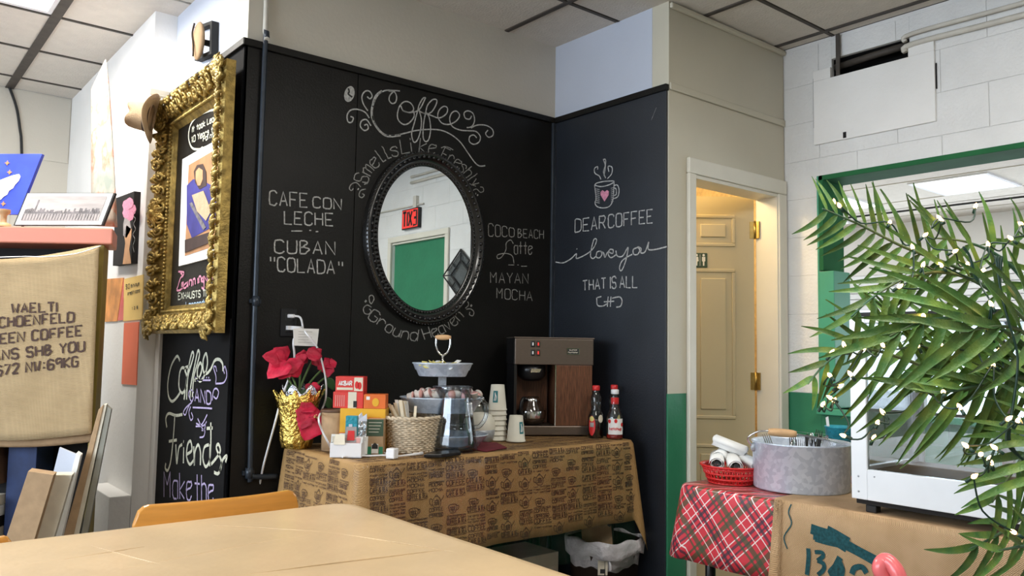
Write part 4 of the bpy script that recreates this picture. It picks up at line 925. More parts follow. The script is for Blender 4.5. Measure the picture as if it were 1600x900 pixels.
# things on the shelf
def leaning(name, lab, cat, px, D0, lean, th, m, face=None):
    """flat thing given by its four front corners on the shelf, leaning back"""
    zb = min(onP(x, y, D0).z for x, y in px)
    P_ = [onP(x, y, D0) for x, y in px]; P_ = [p + NV*((p.z-zb)*lean) for p in P_]
    return P_
sp = [(21, 352), (34, 299), (173, 299), (160, 352)]
P_ = leaning('', '', '', sp, DS+.03, .25, 0, '')
t = thing('skyline_picture', 'long framed black and white city skyline picture on the salmon shelf', 'picture', P_[0])
MB().prism(P_, NV*.018).build('frame', 'ink', t)
c_ = sum(P_, V(0,0,0))/4; q = [c_ + (p-c_)*.965 - NV*.0008 for p in P_]; MB().prism(q, -NV*.001).build('mat_board', 'paper', t)
def bil(P_, u, v): return (P_[0].lerp(P_[3], u)).lerp(P_[1].lerp(P_[2], u), v)
MB().prism([bil(P_, u, v)-NV*.003 for u, v in ((.06, .14), (.06, .90), (.93, .90), (.93, .14))], -NV*.0008).build('print', 'skyp', t)
rr = random.Random(5); sky = MB()
for k in range(42):
    u = .07 + .85*k/42; h = rr.uniform(.04, .17) * (1.3 if k in (5, 6, 20) else 1); 
    if k == 5: h = .42
    if .45 < u < .5: h *= .5
    sky.prism([bil(P_, u, .36)-NV*.0042, bil(P_, u, .36+h)-NV*.0042, bil(P_, u+.016, .36+h)-NV*.0042, bil(P_, u+.016, .36)-NV*.0042], -NV*.0006)
for k in range(26): u = .07+.86*k/26; sky.prism([bil(P_, u, .16)-NV*.0042, bil(P_, u, .345)-NV*.0042, bil(P_, u+.014*rr.random()+.004, .345)-NV*.0042, bil(P_, u+.012, .16)-NV*.0042], -NV*.0006)
sky.build('skyline', 'greyp', t)
sp = [(-60, 333), (-42, 237), (57, 237), (28, 335)]
P_ = leaning('', '', '', sp, DS+.10, .15, 0, '')
t = thing('blue_painting', 'bright blue canvas with a white wing at the left edge of the shelf', 'painting', V(P_[0].x, P_[0].y, 1.683))
MB().prism(P_, NV*.02).build('canvas', 'bluecanvas', t)
wg = MB(); dpt2 = DS+.10-.0015
def wgp(l): nums = [float(a) for a in l.split()]; return [onP(nums[i], nums[i+1], DS+.10) + NV*((onP(nums[i], nums[i+1], DS+.10).z - min(onP(x, y, DS+.10).z for x, y in sp))*.15 - .001) for i in range(0, len(nums), 2)]
wg.prism(wgp('-30 318 -20 290 -5 280 12 273 24 270 27 274 25 281 20 287 17 293 11 297 9 303 3 307 0 311 -10 316'), -NV*.002); wg.build('painted_wing', 'paper', t)
for x, y in ((4, 252), (9, 267), (4, 318), (-12, 260)): MB().prism([wgp(f'{x+(4.5 if k%2==0 else 2)*math.cos(k*PI/4)} {y+(4.5 if k%2==0 else 2)*math.sin(k*PI/4)}')[0] for k in range(8)], -NV*.0016).build('painted_star', 'goldstar', t)
t = MB().box((-.02, -.02, 0), (.02, .02, .012)); t.lathe([(.03, .0), (.03, .012), (.012, .02), (.012, .05), (.025, .06), (.025, .075)], (0, 0, 0), 14)
o = t.build('wooden_pedestal', 'woodlt', None, origin=(0,0,0)); o.location = onP(5, 353, DS+.03); o.location.z = 1.683; tag(o, 'small turned wooden stand beside the skyline picture', 'stand')
# tall curved painted sheet
def cv(u, v):
    x = 143 + u*(22 + 18*v**.8); yt = 141 - 47*u; return None
def cvs(u, v):
    zt = 2.50; a = onP(143, 140 + 213*v, DS+.30).lerp(onP(165 + 18*(v**.7), 93 + 262*v, DS+.10), u)
    return a
t = thing('painted_scroll', 'tall pale painted canvas sheet curling against the white wall above the shelf', 'painting', onP(160, 353, DS+.2))
mats = mat('faded_painting', (.40, .36, .29), .8, col2=(.28, .31, .26), vs=7)
mt = mats.node_tree; rp = [n_ for n_ in mt.nodes if n_.type == 'VALTORGB'][0]; e1 = rp.color_ramp.elements.new(.47); e1.color = (.44, .40, .33, 1); e2 = rp.color_ramp.elements.new(.53); e2.color = (.50, .22, .14, 1); e3 = rp.color_ramp.elements.new(.58); e3.color = (.46, .42, .35, 1)
M['faded'] = mats
MB().grid(cvs, 6, 18).build('sheet', 'faded', t, solid=.004)
# hanging cable and small things on the rear wall
o = MB().tube(smooth_path([onY(12, 130, YR-.012), onY(25, 165, YR-.012), onY(31, 200, YR-.012), onY(34, 240, YR-.012), onY(36, 420, YR-.012)], 5), .008).build('black_cable', 'ink', None); tag(o, 'black cable hanging down the rear wall above the blue painting', 'cable')
# items pinned on the white wall
def pinned(name, lab, cat, px, m, th=.004):
    P_ = [onX(x, y, XC2-.0008) for x, y in px]; o = MB().prism(P_, (-th, 0, 0)).build(name, m, None); tag(o, lab, cat); return o, P_
o, P_ = pinned('black_canvas', 'small black canvas with a hand holding a pink rose, on the white wall', 'painting', ((186, 416), (190, 311), (220, 300), (215, 412)), 'dark', .03)
def on_can(x, y): return onX(x, y, XC2-.0312)
pz = MB(); pz.prism([on_can(x, y) for x, y in ((192, 413), (196, 380), (194, 365), (198, 352), (206, 358), (205, 372), (202, 390), (205, 412))], (-.001, 0, 0)); pz.build('painted_hand', 'skin', o)
pz = MB()
for a in range(5): pz.prism([on_can(202+5*math.cos(a*1.26)+6*math.cos(b), 327+10*math.sin(a*1.26)+9*math.sin(b)) + V(-.0005*a, 0, 0) for b in [k*PI/4 for k in range(8)]], (-.001, 0, 0))
pz.build('painted_rose', 'chalkpink', o)
pz = MB(); pz.prism([on_can(x, y) for x, y in ((193, 350), (196, 335), (203, 345), (205, 358), (198, 372), (193, 368))], (-.001, 0, 0)); pz.build('painted_glass', 'skyp', o)
pz = MB(); draw_px(pz, ['212,330 208,336 212,342 209,350 212,358 208,366 211,374 208,384 210,394'], 0, 0, 1, on_can, NB, .004, .001); pz.build('painted_curl', 'chalkdim', o)
o, _ = pinned('orange_flyer', 'shiny orange flyer on the white wall below the rose canvas', 'paper', ((165, 503), (168, 436), (194, 434), (184, 502)), 'orangepaper')
o, _ = pinned('red_flyer', 'thin red paper edge between the orange flyer and the yellow notice', 'paper', ((185, 501), (194.5, 436), (196, 436), (194, 500)), 'red')
o, _ = pinned('yellow_notice', 'yellow price notice with black writing on the white wall', 'paper', ((194, 502), (195, 436), (225, 429), (223, 499)), 'yellowpaper')
yn = MB(); yw = lambda x, y: onX(x, y, XC2-.0052)
text_px(yn, '$10 minimum', (197, 452), (218, 446), 7, 6, yw, NB, .004, 1); text_px(yn, 'credit card', (200, 461), (219, 456), 5, 5, yw, NB, .004, 1); text_px(yn, '1/2/16', (207, 484), (216, 482), 4, 4, yw, NB, .004); yn.build('lettering', 'ink', o)
o, _ = pinned('coral_paper', 'long coral paper strip on the white wall under the yellow notice', 'paper', ((191, 600), (195, 505), (218, 503), (214, 602)), 'coralpaper')
# white box on the floor by the wall
z = .489
o = MB().box((.981, 4.10, 0), (XC2-.0008, 4.53, z)).build('white_box', 'white', None, bevel=.004); tag(o, 'white painted wooden box standing on the floor against the white wall', 'box')
# boards leaning in and against the bookcase
def board(lab, px, D, th, m, name='canvas_board', edge=None, cat='board'):
    T_ = [onP(x, y, D) for x, y in px]; bl, tl, tr_, br = T_
    if tl.z > .6 or bl.z < .5: bl = bl + (bl-tl)*((bl.z-.001)/(tl.z-bl.z)); br = br + (br-tr_)*((br.z-.001)/(tr_.z-br.z))
    P_ = [bl, tl, tr_, br]
    o = MB().prism(P_, EV*th).build(name, m, None, bevel=.0015); tag(o, lab, cat); return o
board('tall brown board leaning against the bookcase, tallest of the leaning boards', ((101, 832), (154, 640), (162, 632), (116, 832)), DS-.10, .07, 'kraft')
board('thin cream edged panel behind the tall brown board', ((116, 832), (162, 632), (167, 632), (124, 832)), DS-.095, .06, 'card')
board('grey green panel leaning next to the white box', ((127, 832), (167, 634), (174, 640), (137, 832)), DS-.09, .05, 'olivegrey')
board('white canvas leaning left of the tall brown board', ((87, 832), (119, 708), (126, 712), (98, 832)), DS-.18, .07, 'paper')
board('short pale blue canvas whose top shows behind the white canvas', ((60, 832), (93, 699), (122, 711), (86, 832)), DS-.105, .02, 'bluewhite')
board('cream canvas stack leaning between the kraft board and white canvas', ((57, 836), (84, 742), (113, 742), (86, 834)), DS-.26, .07, 'card')
board('kraft covered board leaning leftmost of the stack', ((10, 838), (44, 736), (84, 742), (56, 836)), DS-.345, .075, 'kraft')
shb = MB(); shbox(shb, .30, .42, .06, .19, .331, .80)
o = shb.build('blue_binder', 'darkblue', None, bevel=.002); tag(o, 'dark blue binder standing in the dark bookcase under the sack', 'binder')
for k in range(5):
    cols = ('card', 'paper', 'red', 'ink', 'card'); names = ('cream disc case', 'white disc case', 'red disc case', 'black disc case', 'tan disc case')
    b_ = MB(); shbox(b_, .55, .72, -.05+.004*k, .10, .331+k*.042, .331+k*.042+.040); o = b_.build('disc_case', cols[k], None, bevel=.002)
    tag(o, names[k] + f' in the left stack in the bookcase, {("lowest", "second from the bottom", "in the middle", "second from the top", "on top")[k]}', 'case', 'disc cases in the left stack')
for k in range(5):
    cols = ('orange', 'card', 'dark', 'paper', 'card'); b_ = MB(); shbox(b_, .44, .545, -.05+.003*k, .10, .331+k*.045, .331+k*.045+.043); o = b_.build('disc_case', cols[k], None, bevel=.002)
    tag(o, ('orange', 'cream', 'black', 'white', 'pale tan')[k] + f' box in the right stack in the bookcase, {("lowest", "second from the bottom", "in the middle", "second from the top", "on top")[k]}', 'case', 'boxes in the right stack')
for k in range(6):
    b_ = MB(); u0 = .44+.028*k
    b_.prism([sh(u0, .02, .60), sh(u0+.018, .02, .60), sh(u0+.05, .02, .98), sh(u0+.032, .02, .98)], NV*.15); o = b_.build('book', ('shelfdark', 'greyp', 'kraft', 'ink', 'shelfdark', 'greyp')[k], None, bevel=.001)
    tag(o, 'dark slim book leaning in the bookcase above the stacked cases, '+('rightmost', 'second from the right', 'third from the right', 'third from the left', 'second from the left', 'leftmost')[k], 'book', 'slim books leaning in the bookcase')

# ================================================================ ON THE COFFEE TABLE
T0 = TZ + .0035
def at(px, py): return onZ(px, py, T0)
def scl(p): return (p - EYE).dot(-(ROT @ V(0, 0, 1))) / FPX      # metres per pixel at a point
def lf(mb, base, tip, wid, nrm, curl=.15, lobes=0, k=8):
    base, tip = Vector(base), Vector(tip); ax = tip-base; L_ = ax.length; ax.normalize(); n_ = (nrm - ax*nrm.dot(ax)).normalized(); sd = ax.cross(n_); vs = []
    for i in range(k+1):
        t = i/k; w_ = wid*.5*(math.sin(PI*t**.75)**.8 if 0 < t < 1 else 0.02) * (1 + lobes*math.sin(t*PI*5))
        c = base + ax*L_*t - n_*(curl*L_*t*t) + n_*curl*.5*L_*t
        vs += [c + sd*w_ + n_*w_*.25, c + sd*w_*.5 + n_*w_*.05, c, c - sd*w_*.5 + n_*w_*.05, c - sd*w_ + n_*w_*.25]
    return mb.add(vs, [(i*5+j, i*5+j+1, (i+1)*5+j+1, (i+1)*5+j) for i in range(k) for j in range(4)], True)
# poinsettia
pb = at(473, 700); pb.z = T0; pb += V(-.012, .03, 0)
ps = thing('poinsettia', 'red poinsettia in a gold foil wrapped pot at the left end of the coffee table', 'plant', pb)
rf = random.Random(2)
def foil(q, a): return q * (1 + .05*math.sin(11*a+q.z*30) + .035*math.sin(23*a-q.z*60)) if q.z > .01 else q
MB().lathe([(.001, 0), (.056, 0), (.062, .03), (.066, .09), (.071, .13), (.08, .17), (.096, .21), (.09, .213), (.078, .17), (.068, .13), (.06, .11)], pb, 64, foil).build('foil_wrap', 'goldfoil', ps)
MB().lathe([(.001, .14), (.066, .14), (.066, .15)], pb, 24).build('soil', 'dark', ps)
sf = MB(); 
def sfoil(q, a): return q + V(0, 0, .02*math.sin(7*a)) 
sf.lathe([(.04, .13), (.06, .17), (.082, .225), (.078, .227), (.056, .17)], pb + V(.03, .03, 0), 40, sfoil).build('silver_foil', 'silverfoil', ps)
yp = pb.y
def pp(x, y, dy=0.): return onY(x, y, yp+dy)
tops = [(438, 575, .0), (470, 560, -.02), (505, 575, .04), (490, 560, .02), (515, 585, .03), (455, 585, 0)]
for i, (x, y, dy) in enumerate(tops):
    b_ = pb + V(.02*math.cos(i), .02*math.sin(i), .14); e = pp(x, y, dy); m_ = b_.lerp(e, .5) + V(.0, 0, .02)
    MB().tube(smooth_path([b_, m_, e], 6), [.004]*12+[.003], 6).build('stem', 'stem', ps)
nc = (EYE - pb).normalized()
BR = [(448, 562, 411, 556, 24, 0), (452, 566, 418, 590, 30, -.02), (450, 560, 432, 545, 22, .01), (455, 572, 462, 582, 26, -.03), (452, 560, 466, 590, 26, -.02), (436, 556, 428, 544, 18, .02), (446, 575, 436, 592, 22, -.01),
      (482, 560, 462, 556, 18, 0), (478, 553, 504, 556, 20, -.03), (488, 548, 500, 560, 18, -.02), (470, 553, 474, 566, 14, -.02), (490, 560, 497, 572, 14, .01),
      (520, 566, 505, 572, 18, .04), (516, 570, 526, 566, 15, .03), (515, 570, 511, 590, 16, .03), (500, 566, 507, 582, 12, .04),
      (478, 600, 490, 614, 10, .02), (492, 603, 502, 616, 12, .02), (486, 600, 500, 606, 9, .0),
      (490, 632, 469, 642, 22, -.09), (482, 640, 470, 662, 26, -.10), (494, 636, 480, 650, 22, -.1), (490, 655, 476, 688, 30, -.11), (495, 648, 499, 668, 18, -.11), (480, 650, 470, 670, 20, -.105)]
for x0, y0, x1, y1, w_, dy in BR:
    lf(MB(), pp(x0, y0, dy), pp(x1, y1, dy-.01), w_*1.25*scl(pb), (nc + V(rf.uniform(-.4, .4), rf.uniform(-.2, .2), rf.uniform(0, .6))).normalized(), .12, .10).build('bract', 'bract', ps, solid=.0008)
for x0, y0, x1, y1, w_, dy in ((512, 590, 522, 610, 14, .05), (508, 600, 500, 622, 12, .04), (455, 600, 448, 614, 9, .03), (510, 620, 516, 640, 14, .03), (476, 610, 466, 622, 10, .02)):
    lf(MB(), pp(x0, y0, dy), pp(x1, y1, dy), w_*scl(pb), nc, .1).build('leaf', 'leafd', ps, solid=.0008)
fl_ = MB()
for k in range(7): fl_.ball(pp(494+rf.uniform(-3, 3), 650+rf.uniform(-3, 3), -.12), .004, 6, 4)
fl_.build('flower_centre', 'yellowpkt', ps)
# cables from the outlet, and a tag of card
o = MB().tube(smooth_path([(1.40, YA-.03, 1.318), (1.425, YA-.045, 1.31), (1.432, YA-.05, 1.25)] + [onY(x, y, 3.02) for x, y in ((459, 530), (460, 562), (452, 590), (440, 622))] + [onX(x, y, 1.30) for x, y in ((430, 660), (419, 700), (410, 735), (400, 790))], 6), .0042, 8).build('white_cable', 'plastic', None)
tag(o, 'white power cable dropping from the outlet left of the gold pot', 'cable')
MBp = MB(); MBp.tube([(1.385, YA-.011, 1.318), (1.405, YA-.03, 1.318)], .008).box((1.378, YA-.03, 1.262), (1.412, YA-.011, 1.278)); MBp.tube([(1.392, YA-.02, 1.27), (1.43, YA-.05, 1.268)], .009, 10); tag(MBp.build('plug', 'plastic', None), 'two white plugs in the black wall outlet', 'plug')
o = MB().tube(smooth_path([(1.44, YA-.05, 1.265)] + [onY(x, y, 2.98) for x, y in ((478, 520), (494, 540), (503, 565), (509, 595), (509, 622), (503, 640))] + [onY(x, y, 2.72) for x, y in ((498, 655), (503, 672), (512, 690))] + [at(x, y)+V(0, 0, .004) for x, y in ((520, 705), (540, 712), (572, 714), (600, 713), (606, 714))], 6), .0036, 8).build('white_cable', 'plastic', None)
tag(o, 'white cable looping down in front of the pot and along the table edge', 'cable')
o = MB().tube(smooth_path([at(x, y)+V(0, 0, .004) for x, y in ((535, 716), (560, 710), (585, 706), (606, 711))], 6), .003, 8).build('white_cable', 'plastic', None); tag(o, 'second white cable strand lying beside the adapter cube', 'cable')
tg = [onY(x, y, 3.0) for x, y in ((458, 513), (498, 514), (495, 541), (459, 540))]
t = thing('card_tag', 'small white card hanging on the cables below the wall outlet', 'card', tg[3])
MB().prism(tg, (0, -.002, 0)).build('card', 'paper', t)
tm = MB()
for k in range(5): tm.ribbon([onY(466, 518+k*4.2, 2.9975), onY(488-(k % 2)*6, 518.5+k*4.2, 2.9975)], V(0, -1, 0), .0012, .0006)
tm.build('faint_print', 'chalkdim', t)
cb = at(613, 718); o = MB().obox(cb+V(0.01, .018, .019), (.034, .034, .036), (0, 0, .5)).build('power_adapter', 'plastic', None, bevel=.004); tag(o, 'white cube power adapter at the front edge of the coffee table', 'adapter')
o = MB().tube([at(622, 716)+V(0, .01, .005), at(655, 712)+V(0, .01, .005), at(662, 711)+V(0,.01,.005)], [.003, .005, .007], 8).build('cable_plug', 'plastic', None); tag(o, 'white cable end leading from the adapter to the black device', 'cable')
o = MB().prism([at(662, 715), at(690, 715), at(720, 711), at(716, 707), at(674, 710)], (0, 0, .012)).build('black_device', 'darkplastic', None, bevel=.002); tag(o, 'flat black device lying under the glass pitcher', 'device')
o = MB().prism([at(722, 700), at(760, 706), at(792, 700), at(776, 692), at(744, 691)], (0, 0, .0025)).build('red_napkin', 'napkinred', None); tag(o, 'flat dark red napkin lying between the pitcher and the paper cups', 'napkin')

# boxes of tea etc. (box facing the camera, given by px rectangle of the front)
def fbox(name, lab, cat, x0, x1, y0, y1, D, dep, m, z0=None):
    if D is None: D = at((x0+x1)/2, y1).dot(NV)
    """box whose front faces the camera; returns thing and point map"""
    a = onP(x0, y1, D); b = onP(x1, y1, D); top = onP(x0, y0, D).z; zb = z0 if z0 is not None else T0
    t = thing(name, lab, cat, (a+b)/2 * 1); t.location.z = zb; OFF[t.name] = Vector(t.location)
    a.z = b.z = zb; h = top - zb
    MB().prism([a, b, b+NV*dep, a+NV*dep], (0, 0, h)).build('carton', m, t, bevel=.0012)
    def S(u, v, o=.0006): return a.lerp(b, u) + V(0, 0, h*v) - NV*o
    return t, S, h, zb+h
def patch(t, S, u0, u1, v0, v1, m, name='label', o=.0006, th=.0006): return MB().prism([S(u0, v0, o), S(u1, v0, o), S(u1, v1, o), S(u0, v1, o)], -NV*th).build(name, m, t)
def ltext(t, S, tx, u0, u1, v0, vh, m, w_, name='lettering', o=.0022):
    mb = MB(); text_map(mb, tx, lambda u, v: S(u0+(u1-u0)*u, v0+vh*v, o), -NV, w_, 1.4, 0, lift=.0004); return mb.build(name, m, t)
DT = 3.06
t, S, h, zt0 = fbox('tea_box', 'long orange and yellow tea box lying lowest behind the green carton', 'box', 530, 601, 638, 690, DT+.02, .09, 'yellow')
patch(t, S, .0, 1, .0, .45, 'orange'); patch(t, S, .62, .9, .55, .8, 'orange', 'fruit_picture', .0014)
t, S, h, zt1 = fbox('tea_box', 'red tea box with a cream stripe under the red brand box', 'box', 520, 567, 612, 636, DT+.03, .08, 'red', zt0+.0005)
patch(t, S, .50, .78, 0, 1, 'card'); patch(t, S, .68, .8, .05, .45, 'ink', 'barcode', .0014)
for k in range(5): patch(t, S, .08+.07*k, .10+.07*k, .1, .8, 'pinkpkt', 'printed_line')
t, S, h, _ = fbox('tea_box', 'orange tea box standing right of the red boxes', 'box', 568, 602, 616, 636, DT+.02, .07, 'orange', zt0+.0005)
mb = MB(); mb.prism([S(.55+.16*math.cos(a), .45+.3*math.sin(a), .0012) for a in [k*PI/6 for k in range(12)]], -NV*.0006); mb.build('fruit_picture', 'yellow', t); patch(t, S, .12, .28, .62, .85, 'paper')
t, S, h, _ = fbox('tea_box', 'red tea box reading AKBAR on top of the pile', 'box', 524, 568, 588, 610, DT+.03, .075, 'red', zt1+.0005)
patch(t, S, .66, .97, .06, .94, 'card', 'picture_panel'); patch(t, S, .05, .62, .12, .28, 'card', 'label'); ltext(t, S, 'AKBAR', .12, .58, .42, .28, 'paper', .0035)
mb = MB()
for u, v in ((.76, .45), (.86, .4)): mb.prism([S(u+.07*math.cos(a), v+.25*math.sin(a), .0018) for a in [k*PI/6 for k in range(12)]], -NV*.0006)
mb.build('fruit_picture', 'redcap', t)
t, S, h, _ = fbox('green_carton', 'dark green and kraft carton standing in front of the tea boxes', 'carton', 572, 598, 655, 710, None, .055, 'kraft')
patch(t, S, 0, 1, .52, 1, 'dkgreencard', 'dark_panel'); patch(t, S, 0, .3, .0, .22, 'green', 'green_label'); patch(t, S, .75, 1, 0, .22, 'green', 'green_label'); patch(t, S, .32, .72, .03, .30, 'paper', 'label', .0012)
for k in range(4): patch(t, S, .12, .9-.06*k, .9-.09*k, .915-.09*k, 'card', 'printed_line', .0014)
mb = MB(); mb.prism([S(.34, .16, .0022), S(.70, .16, .0022), S(.70, .26, .0022), S(.52, .34, .0022), S(.34, .26, .0022)], -NV*.0006); mb.build('house_emblem', 'ink', t)
mb = MB(); a = onP(556, 700, DT-.20); 
t, S, h, _ = fbox('foil_packet', 'silver and white gable packet left of the green carton', 'packet', 556, 572, 658, 709, None, .05, 'silverfoil')
MB().prism([S(0, 1, -.0), S(1, 1, 0), S(.85, 1.22, -.02), S(.5, 1.12, -.02), S(.35, 1.26, -.02), S(.1, 1.18, -.02)], NV*.004).build('gable', 'bluewhite', t)
t, S, h, _ = fbox('teal_packet', 'small teal packet between the kraft mug and the foil packet', 'packet', 539, 557, 650, 690, DT-.1, .03, 'tealcup'); patch(t, S, .3, .6, .3, .8, 'bluewhite')
c = at(522, 703); t = thing('kraft_canister', 'tan paper canister with a dark rim beside the gold pot', 'canister', c)
MB().lathe([(.001, 0), (.048, 0), (.052, .15), (.049, .15), (.046, .03), (.001, .03)], c, 32).build('body', 'kraft', t); MB().lathe([(.0515, .144), (.055, .146), (.055, .153), (.0515, .155), (.05, .15)], c, 32).build('rim', 'shelfdark', t)
# caddy of sweetener packets
t, S, h, _ = fbox('sugar_caddy', 'white square caddy of sweetener packets at the front left of the table', 'caddy', 515, 564, 692, 715, None, .002, 'plastic')
a = S(0, 0, 0); b = S(1, 0, 0); fr2 = MB(); hh = h
for p, q in ((a, a+NV*.09), (b, b+NV*.09), (a+NV*.09, b+NV*.09), (a.lerp(b, .45), a.lerp(b, .45)+NV*.09)): fr2.prism([p, q, q+V(.002, .002, 0), p+V(.002, .002, 0)], (0, 0, hh))
fr2.prism([a, b, b+NV*.09, a+NV*.09], (0, 0, .003)); fr2.build('walls', 'plastic', t, bevel=.0008)
rr = random.Random(4)
for k in range(14):
    u = .08+.84*rr.random(); dpt_ = .012+.07*rr.random(); p = a.lerp(b, u) + NV*dpt_ + V(0, 0, .004); wv = (b-a).normalized()*.022; m_ = rr.choice(('paper', 'pinkpkt', 'paper', 'card'))
    hgt = hh*1.0+.012+.012*rr.random(); tl = (b-a).normalized()*rr.uniform(-.008, .008)
    o = MB().prism([p-wv, p+wv, p+wv+V(0,0,hgt)+tl, p-wv+V(0,0,hgt)+tl], NV*.0018).build('sweetener_packet', m_, None)
    tag(o, {'paper': 'white', 'pinkpkt': 'pink', 'card': 'cream'}[m_]+' sweetener packet standing in the white caddy', 'packet', {'paper': 'white', 'pinkpkt': 'pink', 'card': 'cream'}[m_]+' packets in the caddy')
pc3 = a.lerp(b, .55) + NV*-.003
wv = (b-a).normalized()
o = MB().prism([a.lerp(b, .12)+V(0,0,hh*.9)-NV*.004, a.lerp(b, .48)+V(0,0,hh*.9)-NV*.004, a.lerp(b, .44)+V(0,0,hh*.9+.035)+NV*.01, a.lerp(b, .14)+V(0,0,hh*.9+.035)+NV*.01], NV*.002).build('menu_card', 'card', None); tag(o, 'cream folded card leaning on the front of the sugar caddy', 'card')
t = thing('red_label_bag', 'small clear tea bag with a red label above the caddy', 'packet', a.lerp(b, .6)+V(0,0,hh))
MB().prism([a.lerp(b, .42)+V(0,0,hh)+NV*.02, a.lerp(b, .8)+V(0,0,hh)+NV*.02, a.lerp(b, .78)+V(0,0,hh+.055)+NV*.03, a.lerp(b, .45)+V(0,0,hh+.055)+NV*.03], NV*.006).build('bag', 'skyp', t)
MB().prism([a.lerp(b, .5)+V(0,0,hh+.008)+NV*.019, a.lerp(b, .74)+V(0,0,hh+.008)+NV*.019, a.lerp(b, .73)+V(0,0,hh+.042)+NV*.0245, a.lerp(b, .52)+V(0,0,hh+.042)+NV*.0245], -NV*.0012).build('label', 'redcap', t)
# wicker basket with stir sticks
wc_ = at(640, 707); wc_ += NV*.055
t = thing('wicker_basket', 'pale round wicker basket holding stir sticks and straws', 'basket', wc_); k_ = .105
wk = MB()
for j in range(17):
    z = .004+j*.0072; R = k_*(.82+.18*(z/.125)); ph = j % 2
    pts = [wc_ + V((R+.0035*(1 if (i+ph) % 2 else -1))*math.cos(2*PI*i/48), (R+.0035*(1 if (i+ph) % 2 else -1))*math.sin(2*PI*i/48), z + .001*math.sin(i*1.7+j)) for i in range(48)]
    wk.tube(pts, .0040, 6, True)
wk.build('woven_wall', 'wicker', t)
us = MB()
for i in range(24): a = 2*PI*i/24; us.tube([wc_+V(k_*.81*math.cos(a), k_*.81*math.sin(a), 0), wc_+V(k_*math.cos(a), k_*math.sin(a), .128)], .003, 5)
us.build('stake', 'wicker', t); us = MB()
for q in (0, 1):
    us.tube([wc_ + V((k_+.004*math.sin(12*a+q*PI))*math.cos(a), (k_+.004*math.sin(12*a+q*PI))*math.sin(a), .128+.004*math.cos(12*a+q*PI)) for a in [2*PI*i/96 for i in range(96)]], .0055, 6, True)
us.build('braided_rim', 'wicker', t); MB().lathe([(.001, .003), (k_*.8, .003), (k_*.8, .008)], wc_, 24).build('base', 'wicker', t)
wl_ = MB(); wl_.tube(smooth_path([wc_ - Lr*-1*k_*0 + Lr*(k_+.0)+V(0,0,.10), wc_+Lr*(k_+.035)+V(0,0,.085), wc_+Lr*(k_+.03)+V(0,0,.06), wc_+Lr*k_+V(0,0,.05)], 5), .006, 6); wl_.build('handle', 'wicker', t)
rr = random.Random(8)
for k in range(12):
    b_ = wc_ + Lr*rr.uniform(-.0, .04) + NV*rr.uniform(-.04, .03) + V(0, 0, .02); e = b_ + Lr*(rr.uniform(.01, .075)) + V(0, 0, .150+rr.uniform(0, .025)) - NV*.01
    sdv = (NV*.3+Lr).normalized(); 
    o = MB().prism([b_-sdv*.007, b_+sdv*.007, e+sdv*.007, e-sdv*.007], NV*.0018).build('stir_stick' if k % 3 else 'paper_straw', 'stick' if k % 3 else 'paper', None); tag(o, 'pale flat stir stick fanned out at the left of the wicker basket' if k % 3 else 'white paper wrapped straw fanned out in the wicker basket', 'stick', 'sticks in the wicker basket' if k % 3 else 'wrapped straws in the wicker basket')
b_ = wc_ - Lr*.012 - NV*.07 + V(0, 0, .03); e = b_ + V(0, 0, .145) - Lr*.008
o = MB().prism([b_-Lr*.005, b_+Lr*.005, e+Lr*.005, e-Lr*.005], NV*.002).build('stir_stick', 'stick', None); tag(o, 'single stir stick standing upright at the middle of the wicker basket', 'stick')
# tiered galvanised stand
tc_ = onP(690, 640, 3.27); tc_.z = T0
u1 = 3.27/FPX*1.0
t = thing('tiered_stand', 'three tier galvanised serving stand with a wooden topped handle', 'stand', tc_)
def tray(zb, zt, rb, rt, c, nm='tray'):
    MB().lathe([(.001, zb), (rb, zb), (rb+.004, zb+.004), (rb+(rt-rb)*.5, (zb+zt)/2), (rb+(rt-rb)*.55+.003, (zb+zt)/2+.002), (rt, zt), (rt+.005, zt+.003), (rt+.002, zt+.006), (rt-.003, zt+.001), (rb-.002, zb+.006), (.001, zb+.006)], c, 48, sq=.72, rot=Matrix.Rotation(math.atan2(Lr.y, Lr.x), 3, 'Z')).build(nm, 'galv', t)
zz_ = lambda py: onP(690, py, 3.27).z - T0
tray(zz_(588), zz_(569), .092, .118, tc_); tray(zz_(644), zz_(622), .125, .165, tc_); tray(.004, .05, .145, .185, tc_)
sp_ = MB(); sp_.box((-.016, -.004, 0), (.016, .004, 1)); 
MB().prism([tc_+V(0,0,.01)+Lr*.016, tc_+V(0,0,.01)-Lr*.016, tc_+V(0,0,.01)-Lr*.016+NV*.006, tc_+V(0,0,.01)+Lr*.016+NV*.006], (0, 0, zz_(588)-.01)).build('post', 'galvd', t)
MB().tube([tc_+V(0, 0, zz_(588)), tc_+V(0, 0, zz_(554))], .0045, 8).build('rod', 'chrome', t)
MB().tube(smooth_path([tc_+Lr*.028+V(0,0,zz_(527)), tc_+Lr*.028+V(0,0,zz_(540)), tc_+Lr*.018+V(0,0,zz_(550)), tc_+V(0,0,zz_(555)), tc_-Lr*.018+V(0,0,zz_(550)), tc_-Lr*.028+V(0,0,zz_(540)), tc_-Lr*.028+V(0,0,zz_(527))], 5), .004, 8).build('handle_bow', 'chrome', t)
q_ = [tc_+Lr*(.032-.064*i/8)+V(0, 0, zz_(527)) for i in range(9)]; MB().tube(q_, [.006, .0085, .010, .0108, .011, .0108, .010, .0085, .006], 12).build('grip', 'woodlt', t)
rr = random.Random(9)
